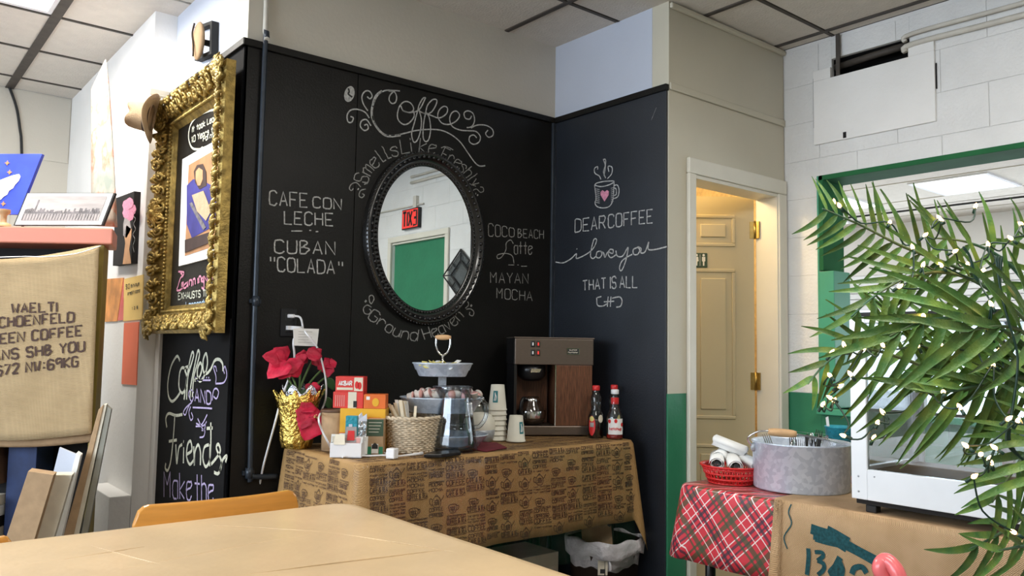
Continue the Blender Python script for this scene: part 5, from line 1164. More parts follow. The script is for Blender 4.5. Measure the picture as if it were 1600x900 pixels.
for k in range(26):
    p = tc_ + Lr*rr.uniform(-.075, .08) + NV*rr.uniform(-.06, .05) + V(0, 0, zz_(572)+rr.uniform(0, .012))
    o = MB().obox((0, 0, 0), (.05, .022, .002), (rr.uniform(-.5, .5), rr.uniform(-.5, .5), rr.uniform(0, 3))).build('sweetener_packet', 'yellowpkt' if k % 4 else 'paper', None, origin=(0, 0, 0)); o.location = p
    tag(o, ('yellow' if k % 4 else 'white')+' sweetener packet heaped in the top tray of the stand', 'packet', ('yellow' if k % 4 else 'white')+' packets in the top tray')
src = None
for k in range(26):
    p = tc_ + Lr*(-.125+.25*(k % 9)/8+rr.uniform(-.01, .01)) + NV*(-.07+.06*(k//9)) + V(0, 0, zz_(628)+.016+rr.uniform(0, .018))
    if src is None:
        src = thing('creamer_pod', 'small creamer pod heaped in the middle tray of the stand', 'creamer', (0, 0, 0), 'creamer pods in the middle tray')
        MB().lathe([(.001, 0), (.012, 0), (.0165, .02), (.019, .021), (.019, .0225), (.0165, .0225)], (0, 0, 0), 14).build('cup', 'creamer', src); MB().lathe([(.001, .0232), (.0185, .0228), (.0188, .0234), (.001, .0238)], (0, 0, 0), 14).build('lid', 'pinkpkt', src)
        o = src
    else:
        o = src.copy(); C.objects.link(o)
        for ch in src.children: c2 = ch.copy(); C.objects.link(c2); c2.parent = o
    o.location = p; o.rotation_euler = (rr.uniform(-1.6, 1.6), rr.uniform(-1.6, 1.6), rr.uniform(0, 6))
# sugar bowl and small cup to the right of the pitcher
c = at(748, 690)+NV*.03; t = thing('white_bowl', 'white round lidded bowl on a grey base behind the pitcher handle', 'bowl', c)
MB().lathe([(.001, 0), (.058, 0), (.066, .03), (.068, .05), (.064, .052)], c, 32).build('base', 'galvd', t); MB().lathe([(.068, .05), (.070, .062), (.066, .09), (.05, .112), (.02, .122), (.001, .123)], c, 32).build('lid', 'cup', t)
c = at(748, 690)+NV*.16; t = thing('paper_cup', 'white paper cup of red stirrers behind the round bowl', 'cup', c); MB().lathe([(.001, 0), (.028, 0), (.038, .125), (.041, .128), (.037, .128), (.028, .01)], c, 24).build('body', 'cup', t)
for k in range(7): o = MB().tube([c+V(.01*math.cos(k), .01*math.sin(k), .02), c+V(.03*math.cos(k), .03*math.sin(k), .145)], .0022, 6).build('red_stirrer', 'redcap', None); tag(o, 'thin red stirrer standing in the paper cup behind the bowl', 'stirrer', 'red stirrers in the cup')
c = at(738, 690)+NV*.10; c.z = T0; t = thing('glass_dish', 'shallow clear glass dish behind the pitcher handle', 'dish', c+V(0,0,.0))
MB().lathe([(.001, .0), (.04, .0), (.01, .01), (.01, .10), (.05, .115), (.078, .155), (.08, .155), (.052, .112), (.012, .097)], c, 32).build('bowl', 'glass', t)
# glass pitcher with water
c = at(707, 708)+NV*.088; t = thing('glass_pitcher', 'clear glass pitcher half full of water at the front of the coffee table', 'pitcher', c)
def spout(q, a):
    if q.z > .2:
        k = (q.z-.2)/.06; ang = math.atan2(Lr.y, Lr.x); d = math.cos(a-ang); return q + Lr*(.028*k*max(0, d)**6)
    return q
MB().lathe([(.001, 0), (.084, 0), (.091, .006), (.089, .03), (.079, .09), (.069, .15), (.063, .20), (.063, .235), (.066, .243), (.063, .243), (.060, .20), (.066, .15), (.076, .09), (.086, .03), (.080, .014), (.001, .014)], c, 40, spout).build('jug', 'sheenglass', t)
MB().lathe([(.001, .016), (.079, .016), (.084, .03), (.075, .085), (.073, .098), (.001, .099)], c, 40).build('water', 'water', t)
MB().tube(smooth_path([c-Lr*.063+V(0,0,.195), c-Lr*.095+V(0,0,.202), c-Lr*.12+V(0,0,.175), c-Lr*.12+V(0,0,.13), c-Lr*.098+V(0,0,.095), c-Lr*.077+V(0,0,.09)], 6), .0085, 10).build('handle', 'sheenglass', t)
MB().lathe([(.066, .240), (.0695, .243), (.066, .247), (.0635, .243), (.066, .240)], c, 40, spout).build('rim', 'sheenglass', t)
rb = MB()
for k in range(8):
    a0 = math.atan2(-NV.y, -NV.x)+.15+k*.11; pts = [c+V((.0705-(z-.13)*.12+.001)*math.cos(a0+z*4), (.0705-(z-.13)*.12+.001)*math.sin(a0+z*4), z) for z in [.13+.01*i for i in range(7)]]; rb.tube(pts, .0012, 5)
rb.build('swirl_rib', 'chrome', t)
# paper cups
def cup_mesh():
    return MB().lathe([(.040, 0), (.0425, .001), (.0425, .005), (.0398, .006), (.029, .108), (.0275, .109), (.0275, .104), (.001, .104)], (0, 0, 0), 28)
cs_ = at(776, 689)+NV*.035
ord_ = ['lowest cup of the tall inverted paper cup stack', 'second cup from the bottom of the inverted paper cup stack', 'third cup from the bottom of the inverted paper cup stack', 'fourth cup from the bottom of the inverted paper cup stack', 'fifth cup from the bottom of the inverted paper cup stack', 'sixth cup from the bottom of the inverted paper cup stack', 'top cup of the inverted paper cup stack, with a teal printed square']
def cup(loc, lab, grp, logo=None, rz=0):
    t = thing('paper_cup', lab, 'cup', loc, grp)
    m_ = MB().lathe([(.040, 0), (.0425, .001), (.0425, .006), (.0398, .007), (.029, .110), (.0275, .111), (.0275, .105), (.001, .105)], loc, 28); m_.build('cup_body', 'cup', t)
    if logo:
        ang = math.atan2(-NV.y, -NV.x)+rz
        def cf(u, v): z = .035+.05*v; R = .0398-(z-.007)*.1049+.0007; a = ang+(u-.5)*.62; return Vector(loc)+V(R*math.cos(a), R*math.sin(a), z)
        MB().grid(cf, 8, 3).build('printed_square', 'teal', t)
        wv_ = MB(); wv_.ribbon(smooth_path([cf(.3, .15), cf(.45, .5), cf(.4, .85)], 4), -NV, .003, .001); wv_.ribbon(smooth_path([cf(.55, .15), cf(.7, .45), cf(.5, .7)], 4), -NV, .003, .001); wv_.build('wave_emblem', 'paper', t)
    return t
for k in range(7): cup(cs_ + V(0, 0, .0215*k), 'paper cup: '+ord_[k] if False else ord_[k], 'inverted paper cup stack', k == 6, -.25)
cup(at(806, 691)+NV*.033, 'single inverted paper cup in front of the coffee machine', None, True, .75)
# coffee machine
m0 = V(2.379, 2.878, T0); m1 = V(2.700, 2.690, T0); ex_ = (m1-m0).normalized(); ey_ = V(-ex_.y, ex_.x, 0); Wm = (m1-m0).length
def mp(u, d, z): return m0 + ex_*u + ey_*d + V(0, 0, z)
def mbx(mb, u0, u1, d0, d1, z0, z1): return mb.prism([mp(u0, d0, z0), mp(u1, d0, z0), mp(u1, d1, z0), mp(u0, d1, z0)], (0, 0, z1-z0))
t = thing('coffee_machine', 'brushed steel and wood grain coffee machine with a carafe in the corner', 'coffee machine', mp(Wm/2, .12, 0))
Hm = .445; hz = .325
mbx(MB(), 0, Wm, 0, .235, hz, Hm).build('head', 'steel', t, bevel=.003); mbx(MB(), -.004, Wm+.004, -.003, .238, Hm+.0005, Hm+.007).build('top_plate', 'steel', t, bevel=.002)
mbx(MB(), -.0035, -.0005, .006, .232, hz+.002, Hm-.001).build('side_panel', 'darkplastic', t)
mbx(MB(), 0, Wm-.015, -.004, .235, 0.004, .045).build('base', 'steel', t, bevel=.003)
mbx(MB(), .0, .012, .01, .23, .0455, hz-.0005).build('side_post', 'darkplastic', t); mbx(MB(), .012, .19, .17, .23, .0455, hz-.0005).build('back_panel', 'darkplastic', t)
mbx(MB(), .195, Wm-.005, .002, .23, .0455, hz-.0005).build('wood_panel', 'walnut', t, bevel=.002); mbx(MB(), .190, .1945, .0, .012, .0455, hz-.001).build('edge_strip', 'chrome', t)
mbx(MB(), .02, .185, .16, .169, .0455, hz-.001).build('inner_wood_panel', 'walnut', t)
cf_ = mp(.095, .085, 0)
MB().lathe([(.001, hz-.002), (.066, hz-.002), (.066, hz-.03), (.062, hz-.055), (.045, hz-.075), (.001, hz-.08)], cf_, 30).build('brew_basket', 'darkplastic', t)
mb = MB().prism([mp(.082, .0165, hz-.02), mp(.128, .0165, hz-.02), mp(.12, .0165, hz-.036), mp(.078, .0165, hz-.036)], ey_*.003); mb.build('basket_badge', 'chrome', t)
for iu, u in enumerate((.083, .108)):
    for z in (.38, .42): mbx(MB(), u-.009, u+.009, -.005, .001, z-.014, z+.014).build('switch', 'darkplastic' if iu == 0 else 'bin', t, bevel=.002); mbx(MB(), u-.003, u+.003, -.0065, -.0052, z-.007, z+.007).build('switch_mark', 'paper' if iu == 0 else 'exitred', t)
mbx(MB(), .245, .302, -.003, .001, .375, .402).build('badge', 'ink', t); mb = MB(); text_map(mb, 'SUPER', lambda u, v: mp(.255+.036*u, -.0032, .392+.005*v), -ey_, .0011, 1.3, 0, lift=.0004); text_map(mb, 'PourMaster', lambda u, v: mp(.25+.046*u, -.0032, .381+.006*v), -ey_, .0011, 1.3, 0, lift=.0004); mb.build('badge_lettering', 'card', t)
fr3 = MB(); 
for z in (.374, .401): mbx(fr3, .244, .303, -.004, -.003, z, z+.002)
for u in (.244, .301): mbx(fr3, u, u+.002, -.004, -.003, .374, .403)
fr3.build('badge_rim', 'chrome', t)
c = cf_ + V(0, 0, .049); k = thing('glass_carafe', 'glass carafe of coffee with a black handle on the machine warmer', 'carafe', c)
MB().lathe([(.001, 0), (.05, 0), (.066, .02), (.068, .045), (.055, .08), (.038, .11), (.037, .125), (.034, .125), (.035, .11), (.052, .08), (.064, .045), (.062, .022), (.048, .004), (.001, .004)], c, 32).build('glass_body', 'darkglass', k)
MB().lathe([(.040, .1), (.041, .115), (.038, .118)], c, 32).build('steel_collar', 'chrome', k); MB().lathe([(.0675, .028), (.0695, .05), (.0675, .06)], c, 32).build('band', 'chrome', k)
MB().tube(smooth_path([c+ex_*-.03-ey_*.03+V(0,0,.115), c-ex_*.05-ey_*.055+V(0,0,.118), c-ex_*.06-ey_*.06+V(0,0,.07), c-ex_*.05-ey_*.05+V(0,0,.03)], 5), .008, 8).build('handle', 'darkplastic', k)
# bottles
def bottle(c, prof, liq, lab, capm, H_, rc, hc, liqm):
    t = thing('bottle', lab, 'bottle', c); MB().lathe(prof, c, 32).build('glass_body', 'glass', t)
    MB().lathe([(.001, .003)] + liq, c, 28).build('contents', liqm, t)
    cp_ = MB().lathe([(rc*.2, H_), (rc, H_), (rc+.001, H_+.002), (rc+.001, H_+hc), (rc-.002, H_+hc+.003), (.001, H_+hc+.003)], c, 24); cp_.build('cap', capm, t)
    return t
def blabel(t, c, R, a0, wa, z0, z1, m, name='label', k=.0008, rnd=False):
    MB().grid(lambda u, v: Vector(c)+V((R+k)*math.cos(a0+(u-.5)*wa*(math.sqrt(max(.05, 1-(2*v-1)**2)) if rnd else 1)), (R+k)*math.sin(a0+(u-.5)*wa*(math.sqrt(max(.05, 1-(2*v-1)**2)) if rnd else 1)), z0+(z1-z0)*v), 10, 8).build(name, m, t)
AC = math.atan2(-NV.y, -NV.x)
syp = [(.001, 0), (.033, 0), (.0355, .006), (.036, .08), (.034, .095), (.027, .115), (.022, .13), (.024, .155), (.024, .18), (.017, .2), (.0145, .21), (.0145, .222)]
c = at(932, 685)+NV*.035; t = bottle(c, syp, [(.031, .003), (.034, .008), (.0345, .08), (.0345, .084), (.001, .085)], 'syrup bottle with a red cap and red label right beside the coffee machine', 'redcap', .213, .016, .02, 'syrup')
blabel(t, c, .036, AC-.62, .95, .012, .10, 'redcap', 'label', .0008, True); blabel(t, c, .0362, AC-.62, .6, .075, .098, 'yellowpkt', 'yellow_label', .0016, True); blabel(t, c, .0362, AC-.62, .55, .05, .07, 'skyp', 'white_label', .0014); blabel(t, c, .036, AC+.55, .7, .07, .105, 'card', 'back_label', .0008, True)
c = at(968, 683)+NV*.075+V(.004, -.004, 0); c.x = min(c.x, 2.79); t = bottle(c, syp, [(.031, .003), (.034, .008), (.0345, .07), (.0345, .074), (.001, .075)], 'dark syrup bottle with a red cap hidden behind the ketchup bottle', 'redcap', .213, .016, .02, 'syrup'); blabel(t, c, .036, AC+.6, .8, .02, .10, 'yellowpkt', 'label', .0008, True)
kp = [(.001, 0), (.036, 0), (.038, .006), (.038, .085), (.035, .105), (.026, .13), (.019, .15), (.0165, .18), (.0165, .195), (.014, .2), (.014, .213)]
c = at(962, 687)+NV*.037; t = bottle(c, kp, [(.034, .003), (.0365, .008), (.0365, .022), (.001, .023)], 'nearly empty glass ketchup bottle with a white cap at the right end of the table', 'plastic', .2, .017, .018, 'ketchup')
blabel(t, c, .038, AC, 1.9, .022, .092, 'paper'); blabel(t, c, .0172, AC, 3.0, .155, .185, 'redcap', 'neck_label'); 
mb = MB(); text_map(mb, 'ketchup', lambda u, v: Vector(c)+V(.0399*math.cos(AC-.72+1.4*u), .0399*math.sin(AC-.72+1.4*u), .042+.012*v), lambda u, v: V(math.cos(AC-.72+1.4*u), math.sin(AC-.72+1.4*u), 0), .0024, 1.3, 0, lift=.0006); mb.build('lettering', 'redcap', t)
for da, z in ((-.75, .08), (.8, .066), (0, .082)): blabel(t, c, .0386, AC+da, .36, z-.009, z+.009, 'redcap', 'tomato_picture', .0012, True)
# waste bin and boxes under the table
bcn = V(2.64, 2.50, 0); bcn = V(2.688, 2.60, 0)
t = thing('waste_bin', 'brown waste bin with a white liner at the right end of the coffee table', 'bin', bcn)
def sqr(q, a): k_ = 1/max(abs(math.cos(a)), abs(math.sin(a)))**.6; return V(q.x*k_, q.y*k_, q.z)
MB().lathe([(.001, 0), (.10, 0), (.135, .36), (.142, .36), (.142, .366), (.128, .36), (.095, .01)], bcn, 40, sqr).build('body', 'bin', t)
def linf(q, a): q = sqr(q, a); return q + V(0, 0, .008*math.sin(4*a)+.004*math.sin(11*a+1)) if q.z < .355 else q + V(0, 0, .006*math.sin(7*a))
MB().lathe([(.125, .25), (.133, .34), (.139, .37), (.148, .372), (.150, .355), (.147, .325), (.146, .30)], bcn, 60, linf).build('liner', 'liner', t, solid=.0012)
MB().tube(smooth_path([bcn-NV*.152+V(0,0,.31), bcn-NV*.16+V(.01,0,.28), bcn-NV*.155+V(.012,0,.255)], 4), .006, 6).build('liner_tie', 'liner', t)
lc = bcn - NV*.142 + Lr*.045
MB().prism([lc+V(0,0,.235)-NV*.006, lc-Lr*.042+V(0,0,.235)-NV*.006, lc-Lr*.042+V(0,0,.30)-NV*.015, lc+V(0,0,.30)-NV*.015], -NV*.001).build('label', 'card', t)
MB().prism([lc-Lr*.01+V(0,0,.243)-NV*.0085, lc-Lr*.032+V(0,0,.243)-NV*.0085, lc-Lr*.032+V(0,0,.262)-NV*.0115, lc-Lr*.01+V(0,0,.262)-NV*.0115], -NV*.001).build('label_print', 'ink', t)
o = MB().prism([bcn+Lr*.10-NV*.07+V(0,0,.30), bcn-Lr*.03-NV*.10+V(0,0,.30), bcn-Lr*.02-NV*.05+V(0,0,.46), bcn+Lr*.11-NV*.02+V(0,0,.44)], NV*.004).build('cardboard_sheet', 'kraft', None); tag(o, 'piece of grey brown cardboard sticking out of the waste bin', 'cardboard')
o = MB().box((2.25, 2.72, 0), (2.52, 2.95, .30)).build('storage_box', 'card', None, bevel=.003); tag(o, 'pale storage box under the coffee table beside the bin', 'box')
o = MB().box((1.95, 2.75, 0), (2.18, 2.98, .33)).build('storage_box', 'paper', None, bevel=.003); tag(o, 'white storage box under the middle of the coffee table', 'box')
# ================================================================ BUFFET AT THE RIGHT
BX0, BX1, BY0, BY1, BZ = 2.30, 3.05, -.30, 1.86, .735
table(BX0+.02, BX1-.02, BY0+.02, BY1-.02, BZ-.003, 'buffet table under the plaid and burlap cloths below the green window opening')
pl_ = drape('plaid_tablecloth', 'plaid', BX0, BX1, 1.42, BY1, BZ+.001, .04, lambda p, n: .255 if n.y > -.5 else .01, (lambda n: .05 + .17*max(0, n.y) if n.y > 0 else .05), .004, 13, 'red plaid tablecloth hanging over the far end of the buffet table', 'tablecloth', .0008, .025)
bl_ = drape('burlap_cloth', 'burlap', BX0-.004, BX1, BY0, 1.487, BZ+.005, .03, lambda p, n: .50 if n.y < .5 and n.x < .5 else .02, .06, .004, 12, 'burlap sack cloth with teal painted fork and numbers over the buffet table', 'tablecloth', .001, .025)
fz_ = MB(); rr = random.Random(6)
for k in range(150):
    d = .003*k; p = skirt(V(BX0-.004, 1.487-.028, 0), V(-1, 0, 0), d, BZ+.005, .06, .004, 12); fz_.tube([p, p+V(-.003-.004*rr.random(), .006+.012*rr.random(), rr.uniform(-.006, .006))], .0011, 4)
    if k % 3 == 0: fz_.tube([p+V(-.004, -.004, 0), p+V(-.006, -.016, -.006), p+V(-.003, -.004, -.012)], .0015, 4)
fz_.build('frayed_edge', 'burlap', bl_)
def sBu(x, y):
    p = onX(x, y, BX0-.028); d = max(.004, BZ+.005-p.z); q = skirt(V(BX0-.004, p.y, 0), V(-1, 0, 0), d, BZ+.005, .06, .004, 12); return V(q.x-.003, p.y, p.z)
ti = MB(); ZB = (1040, 640, 3.461)
def blob(l, ox, oy, s_, surf, mb):
    nums = [float(a) for a in l.split()]; mb.prism([surf(ox+nums[i]/s_, oy+nums[i+1]/s_) for i in range(0, len(nums), 2)], (-.0008, 0, 0))
def strip(l, w_, mb=ti): draw_px(mb, [l], *ZB, sBu, NB, w_, .0012)
for l, w_ in (('778,632 830,650 900,670', .014), ('776,655 840,680 910,700', .020), ('790,690 850,705 910,720', .016), ('800,705 860,722 920,735', .012), ('860,668 920,700 980,735', .046), ('950,715 1040,765 1130,812', .024), ('940,725 1040,775 1128,825', .022)): strip(l, w_)
for l, w_ in (('765,752 768,800 762,895', .014), ('800,772 838,775 845,795 815,818', .012), ('815,818 848,835 850,865 820,895', .013), ('940,800 915,850 890,885 960,880', .018), ('925,810 950,860 945,900', .02), ('1008,890 1020,858 1060,852 1085,885', .016), ('665,515 655,560 672,620 635,690 655,755', .004), ('575,790 565,830 580,865', .008)): strip(l, w_)
ti.build('teal_painted_marks', 'tealink', bl_)
# display case
cx0, cx1, cy0, cy1, cz0, cz1 = 2.32, 2.74, .50, 1.238, .778, 1.312
t = thing('display_case', 'white metal countertop display case with glass sides on the buffet table', 'display case', ((cx0+cx1)/2, (cy0+cy1)/2, BZ+.006))
def frame_face(mb, a0, a1, z0, z1, x, axis, wl, wr, wb, wt, th=.018):
    for (p0, p1, q0, q1) in ((a0, a0+wl, z0, z1), (a1-wr, a1, z0, z1), (a0+wl, a1-wr, z0, z0+wb), (a0+wl, a1-wr, z1-wt, z1)):
        if axis == 'x': mb.box((x, p0, q0), (x+th, p1, q1))
        else: mb.box((p0, x, q0), (p1, x+th, q1))
fz = MB(); frame_face(fz, cy0, cy1, cz0, cz1, cx0, 'x', .03, .048, .088, .02); fz.build('front_frame', 'alum', t, bevel=.002)
fz = MB(); frame_face(fz, cy0, cy1, cz0, cz1, cx1-.018, 'x', .03, .03, .05, .02); fz.build('rear_frame', 'alum', t, bevel=.002)
fz = MB(); frame_face(fz, cx0+.0185, cx1-.0185, cz0, cz1, cy1-.018, 'y', .02, .02, .088, .02); fz.build('side_frame', 'alum', t, bevel=.002)
fz = MB(); frame_face(fz, cx0+.0185, cx1-.0185, cz0, cz1, cy0, 'y', .02, .02, .088, .02); fz.build('side_frame', 'alum', t, bevel=.002)
MB().box((cx0+.006, cy0+.031, cz0+.089), (cx0+.010, cy1-.049, cz1-.021)).build('front_pane', 'glass', t)
MB().box((cx1-.012, cy0+.031, cz0+.051), (cx1-.008, cy1-.031, cz1-.021)).build('rear_pane', 'glass', t)
MB().box((cx0+.04, cy1-.012, cz0+.089), (cx1-.04, cy1-.008, cz1-.021)).build('side_pane', 'glass', t)
MB().box((cx0+.02, cy0+.02, cz0+.06), (cx1-.02, cy1-.02, cz0+.078)).build('inner_floor', 'shelfdark', t)
MB().box((cx0-.004, cy0-.004, cz1+.0005), (cx1+.004, cy1+.004, cz1+.012)).build('top_trim', 'ink', t)
MB().box((cx0+.01, cy0+.01, cz0-.014), (cx1-.01, cy1-.01, cz0-.0005)).build('underside', 'dark', t)
MB().box((cx1-.06, .93, cz0+.079), (cx1-.04, .96, cz1-.03)).build('inner_post', 'shelfdark', t)
rv = MB()
for z in (cz0+.022, cz0+.066): rv.ball((cx0-.001, cy1-.022, z), (.002, .003, .003), 6, 4)
rv.ball((cx0-.001, cy1-.07, cz0+.07), (.002, .0025, .0025), 6, 4); rv.build('rivet', 'galvd', t)
for a in (cx0+.03, cx1-.05):
    for b in (cy1-.05, cy0+.03): MB().box((a-.015, b-.016, BZ+.006), (a+.015, b+.016, cz0-.0145)).build('foot', 'darkplastic', t, bevel=.003)
# galvanised tub of cutlery
tc = V(2.558, 1.545, BZ+.007); t = thing('galvanised_tub', 'round galvanised tub with a wooden grip full of cutlery', 'tub', tc)
MB().lathe([(.001, 0), (.155, 0), (.157, .004), (.160, .150), (.164, .153), (.163, .158), (.157, .156), (.154, .15), (.152, .008), (.001, .008)], tc, 48).build('body', 'galv', t)
for s_ in (1, -1):
    MB().ball(tc+Lr*s_*.162+V(0, 0, .135), (.012, .012, .016), 10, 6).build('handle_ear', 'galvd', t)
hp_ = smooth_path([tc+Lr*.165+V(0,0,.135), tc+Lr*.185-NV*.01+V(0,0,.165), tc+Lr*.15-NV*.03+V(0,0,.192), tc+Lr*.09-NV*.05+V(0,0,.192), tc+Lr*.01-NV*.06+V(0,0,.182), tc-Lr*.08-NV*.045+V(0,0,.166), tc-Lr*.165+V(0,0,.14)], 6)
MB().tube(hp_, .0032, 8).build('wire_handle', 'chrome', t)
ga = tc+Lr*.125-NV*.042+V(0,0,.192); gb = tc+Lr*.035-NV*.058+V(0,0,.186); MB().tube([ga.lerp(gb, i/8) for i in range(9)], [.010, .0125, .0135, .014, .0142, .014, .0135, .0125, .010], 14).build('wooden_grip', 'woodlt', t)
rr = random.Random(12)
def fork(nm, c, d, L_, m_, lab, grp):
    up = d.normalized(); sd = up.cross(NV); sd = sd.normalized() if sd.length > .1 else Lr
    t_ = thing(nm, lab, 'cutlery', c, grp)
    MB().prism([c-sd*.005, c+sd*.005, c+up*L_*.6+sd*.003, c+up*L_*.6-sd*.003], NV*.002).build('handle', m_, t_)
    h_ = MB(); e = c+up*L_*.6
    if nm == 'fork':
        h_.prism([e-sd*.003, e+sd*.003, e+up*L_*.14+sd*.012, e+up*L_*.14-sd*.012], NV*.002)
        for k in range(4): q = e+up*L_*.14+sd*(-.012+.0068*k); h_.prism([q, q+sd*.0035, q+sd*.0028+up*L_*.24, q+sd*.0008+up*L_*.24], NV*.002)
        h_.build('tines', m_, t_)
    elif nm == 'knife': h_.prism([e-sd*.004, e+sd*.004, e+up*L_*.34+sd*.009, e+up*L_*.4, e+up*L_*.36-sd*.006], NV*.0016).build('blade', m_, t_)
    else: h_.ball(e+up*L_*.2, (.016, .006, .028), 10, 6).build('bowl', m_, t_)
for k in range(16):
    nm = ('fork', 'knife', 'spoon', 'fork')[k % 4]; m_ = ('chrome', 'ink', 'chrome')[k % 3]
    a = Lr*rr.uniform(-.11, .11)+NV*rr.uniform(-.05, .10); tilt = Lr*rr.uniform(-.9, .9)+NV*rr.uniform(-.3, .5)+V(0, 0, 1)
    b_ = tc + Lr*(a.dot(Lr)*.5) + NV*(a.dot(NV)*.5) + V(0, 0, .02)
    tgt = tc + a + V(0, 0, .155+rr.uniform(.0, .025)); 
    fork(nm, b_, (tgt-b_), (tgt-b_).length+rr.uniform(0, .012), m_, ('steel ' if m_ == 'chrome' else 'black ')+nm+' standing in the galvanised tub', 'cutlery in the galvanised tub: '+('steel ' if m_ == 'chrome' else 'black ')+nm+'s')
# red basket with rolled napkins
rc = V(2.470, 1.765, BZ+.003); t = thing('red_basket', 'small red plastic weave basket of rolled napkins at the end of the buffet', 'basket', rc)
rb = MB(); n = 36
for j, (R, z) in enumerate(((.080, .003), (.088, .018), (.096, .036), (.101, .052))): rb.tube([rc+V(R*math.cos(2*PI*i/n), R*math.sin(2*PI*i/n), z) for i in range(n)], .0032, 6, True)
for i in range(n):
    a = 2*PI*i/n
    for s_ in (-1, 1): rb.tube([rc+V(.080*math.cos(a), .080*math.sin(a), .003), rc+V(.103*math.cos(a+s_*.17), .103*math.sin(a+s_*.17), .058)], .0026, 5)
rb.build('woven_wall', 'redcap', t)
MB().lathe([(.001, .001), (.074, .001), (.076, .004), (.001, .004)], rc, 30).build('base', 'redcap', t)
MB().lathe([(.101, .055), (.111, .060), (.111, .065), (.103, .064), (.099, .058), (.101, .055)], rc, 40).build('rim', 'redcap', t)
ng = [('topmost', -.0, .02, .125, .30), ('leftmost', .05, .0, .078, .2), ('middle', .0, -.035, .074, .1), ('rightmost', -.055, -.02, .076, -.25), ('rear', .02, .045, .092, .4)]
for nm, u, dpt_, z, a_ in ng:
    c = rc + Lr*u + NV*dpt_ + V(0, 0, z); ax = (-NV*.7 + Lr*a_ + V(0, 0, -.12)).normalized() if nm != 'topmost' else (-Lr*.95 - NV*.4 + V(0, 0, -.35)).normalized()
    t2 = thing('napkin_roll', nm+' rolled white napkin with cutlery in the red basket', 'napkin', c)
    R = .027; sp_ = []; up = V(0, 0, 1); s2 = ax.cross(up).normalized(); u2 = s2.cross(ax)
    L2 = .052 if nm != 'topmost' else .06
    mb = MB(); k_ = 26; vs = []
    for q in (-1, 1):
        for i in range(k_+1): th = 2*PI*1.7*i/k_; r_ = R*(1-.38*i/k_); vs.append(c + ax*L2*q*(1+.06*math.sin(3*th)) + (s2*math.cos(th)+u2*math.sin(th)*.85)*r_)
    mb.add(vs, [(i, i+1, k_+1+i+1, k_+1+i) for i in range(k_)], True).build('paper_wrap', 'paper', t2, solid=.0012)
    MB().tube([c - ax*.035, c + ax*(L2*.93)], .009, 8).build('cutlery_bundle', 'ink', t2)
    h_ = MB(); 
    for i in range(4): h_.tube([c+ax*L2*.8+s2*(.004*i-.006), c+ax*(L2*1.08)+s2*(.005*i-.0075)], .0012, 5)
    h_.build('fork_tines', 'chrome', t2)
# teal tumbler behind the tub
c = onP(1312, 690, 3.12); c.z = BZ+.007; t = thing('teal_tumbler', 'teal blue textured tumbler behind the galvanised tub by the window', 'cup', c)
MB().lathe([(.001, 0), (.040, 0), (.052, .178), (.055, .18), (.053, .184), (.049, .18), (.038, .006), (.001, .006)], c, 36, lambda q, a: q*(1+.012*math.sin(18*a)) if q.z > .01 else q).build('body', 'tealcup', t)
MB().prism([c+Lr*.02+V(0,0,.02), c+Lr*.03+V(0,0,.02), c+Lr*.052+V(0,0,.215), c+Lr*.042+V(0,0,.22)], NV*.002).build('clear_stick', 'plastic', t)
# pink bent tube at the bottom edge
b0 = onP(1378, 905, 1.55); t = thing('pink_tube_ornament', 'glossy pink bent tube rising into view at the bottom right', 'ornament', V(b0.x, b0.y, 0))
tp = smooth_path([onP(1383, 906, 1.55), onP(1375, 888, 1.55), onP(1383, 876, 1.55), onP(1395, 884, 1.54), onP(1406, 905, 1.53), onP(1420, 960, 1.53), onP(1425, 1100, 1.54), V(onP(1425, 1100, 1.54).x, onP(1425, 1100, 1.54).y, .02)], 6)
MB().tube(tp, [.0145]*len(tp), 14).build('tube', 'pink', t)
e = tp[-1]; MB().lathe([(.001, .0), (.09, .0), (.09, .012), (.02, .03), (.015, .05)], (e.x, e.y, 0), 24).build('base', 'pink', t)
MB().tube([onP(1383, 906, 1.55), onP(1381, 918, 1.55)], [.012, .003], 8).build('yellow_tip', 'yellow', t)

# ================================================================ PALM WITH STRING LIGHTS
cb_ = onP(1650, 600, 1.95); PB = V(cb_.x, cb_.y, 0)
palm = thing('artificial_palm', 'large artificial palm wrapped with warm string lights at the right', 'palm', PB)
MB().lathe([(.001, 0), (.11, 0), (.14, .24), (.15, .25), (.145, .26), (.13, .25), (.12, .2), (.001, .2)], PB, 30).build('pot', 'bin', palm)
MB().tube(smooth_path([PB+V(0,0,.2), PB+V(.01,.01,.6), PB+V(0,.02,1.0), PB+V(-.005,.02,1.25)], 6), [.035, .034, .033, .032, .031, .03, .03, .03, .03, .029, .029, .028, .028, .027, .026, .025, .024, .02, .015], 10).build('trunk', 'trunk', palm)
def leafmesh(bend, wig, seed):
    mb = MB(); k = 9; vs = []; r_ = random.Random(seed)
    for i in range(k+1):
        t = i/k; w_ = .052*(t/.16)**.6 if t < .16 else .052*(1-((t-.16)/.84)**2.2)**.8; w_ = max(w_, .004)
        z = -bend*t*t; y = wig*math.sin(t*3)
        vs += [(t, y+w_, z+.012), (t, y, z-.010*(1 if 0 < i < k else 0)), (t, y-w_, z+.012)]
    mb.add(vs, [(i*3+j, i*3+j+1, (i+1)*3+j+1, (i+1)*3+j) for i in range(k) for j in range(2)], True)
    return mb
LSRC = []
for i, (b, wg_) in enumerate(((.10, .02), (.22, -.03), (.34, .03), (.16, .05))):
    o = leafmesh(b, wg_, i).build('leaf', 'palm', None, origin=(0, 0, 0)); C.objects.unlink(o); LSRC.append(o)
nleaf = 0; rr = random.Random(21)
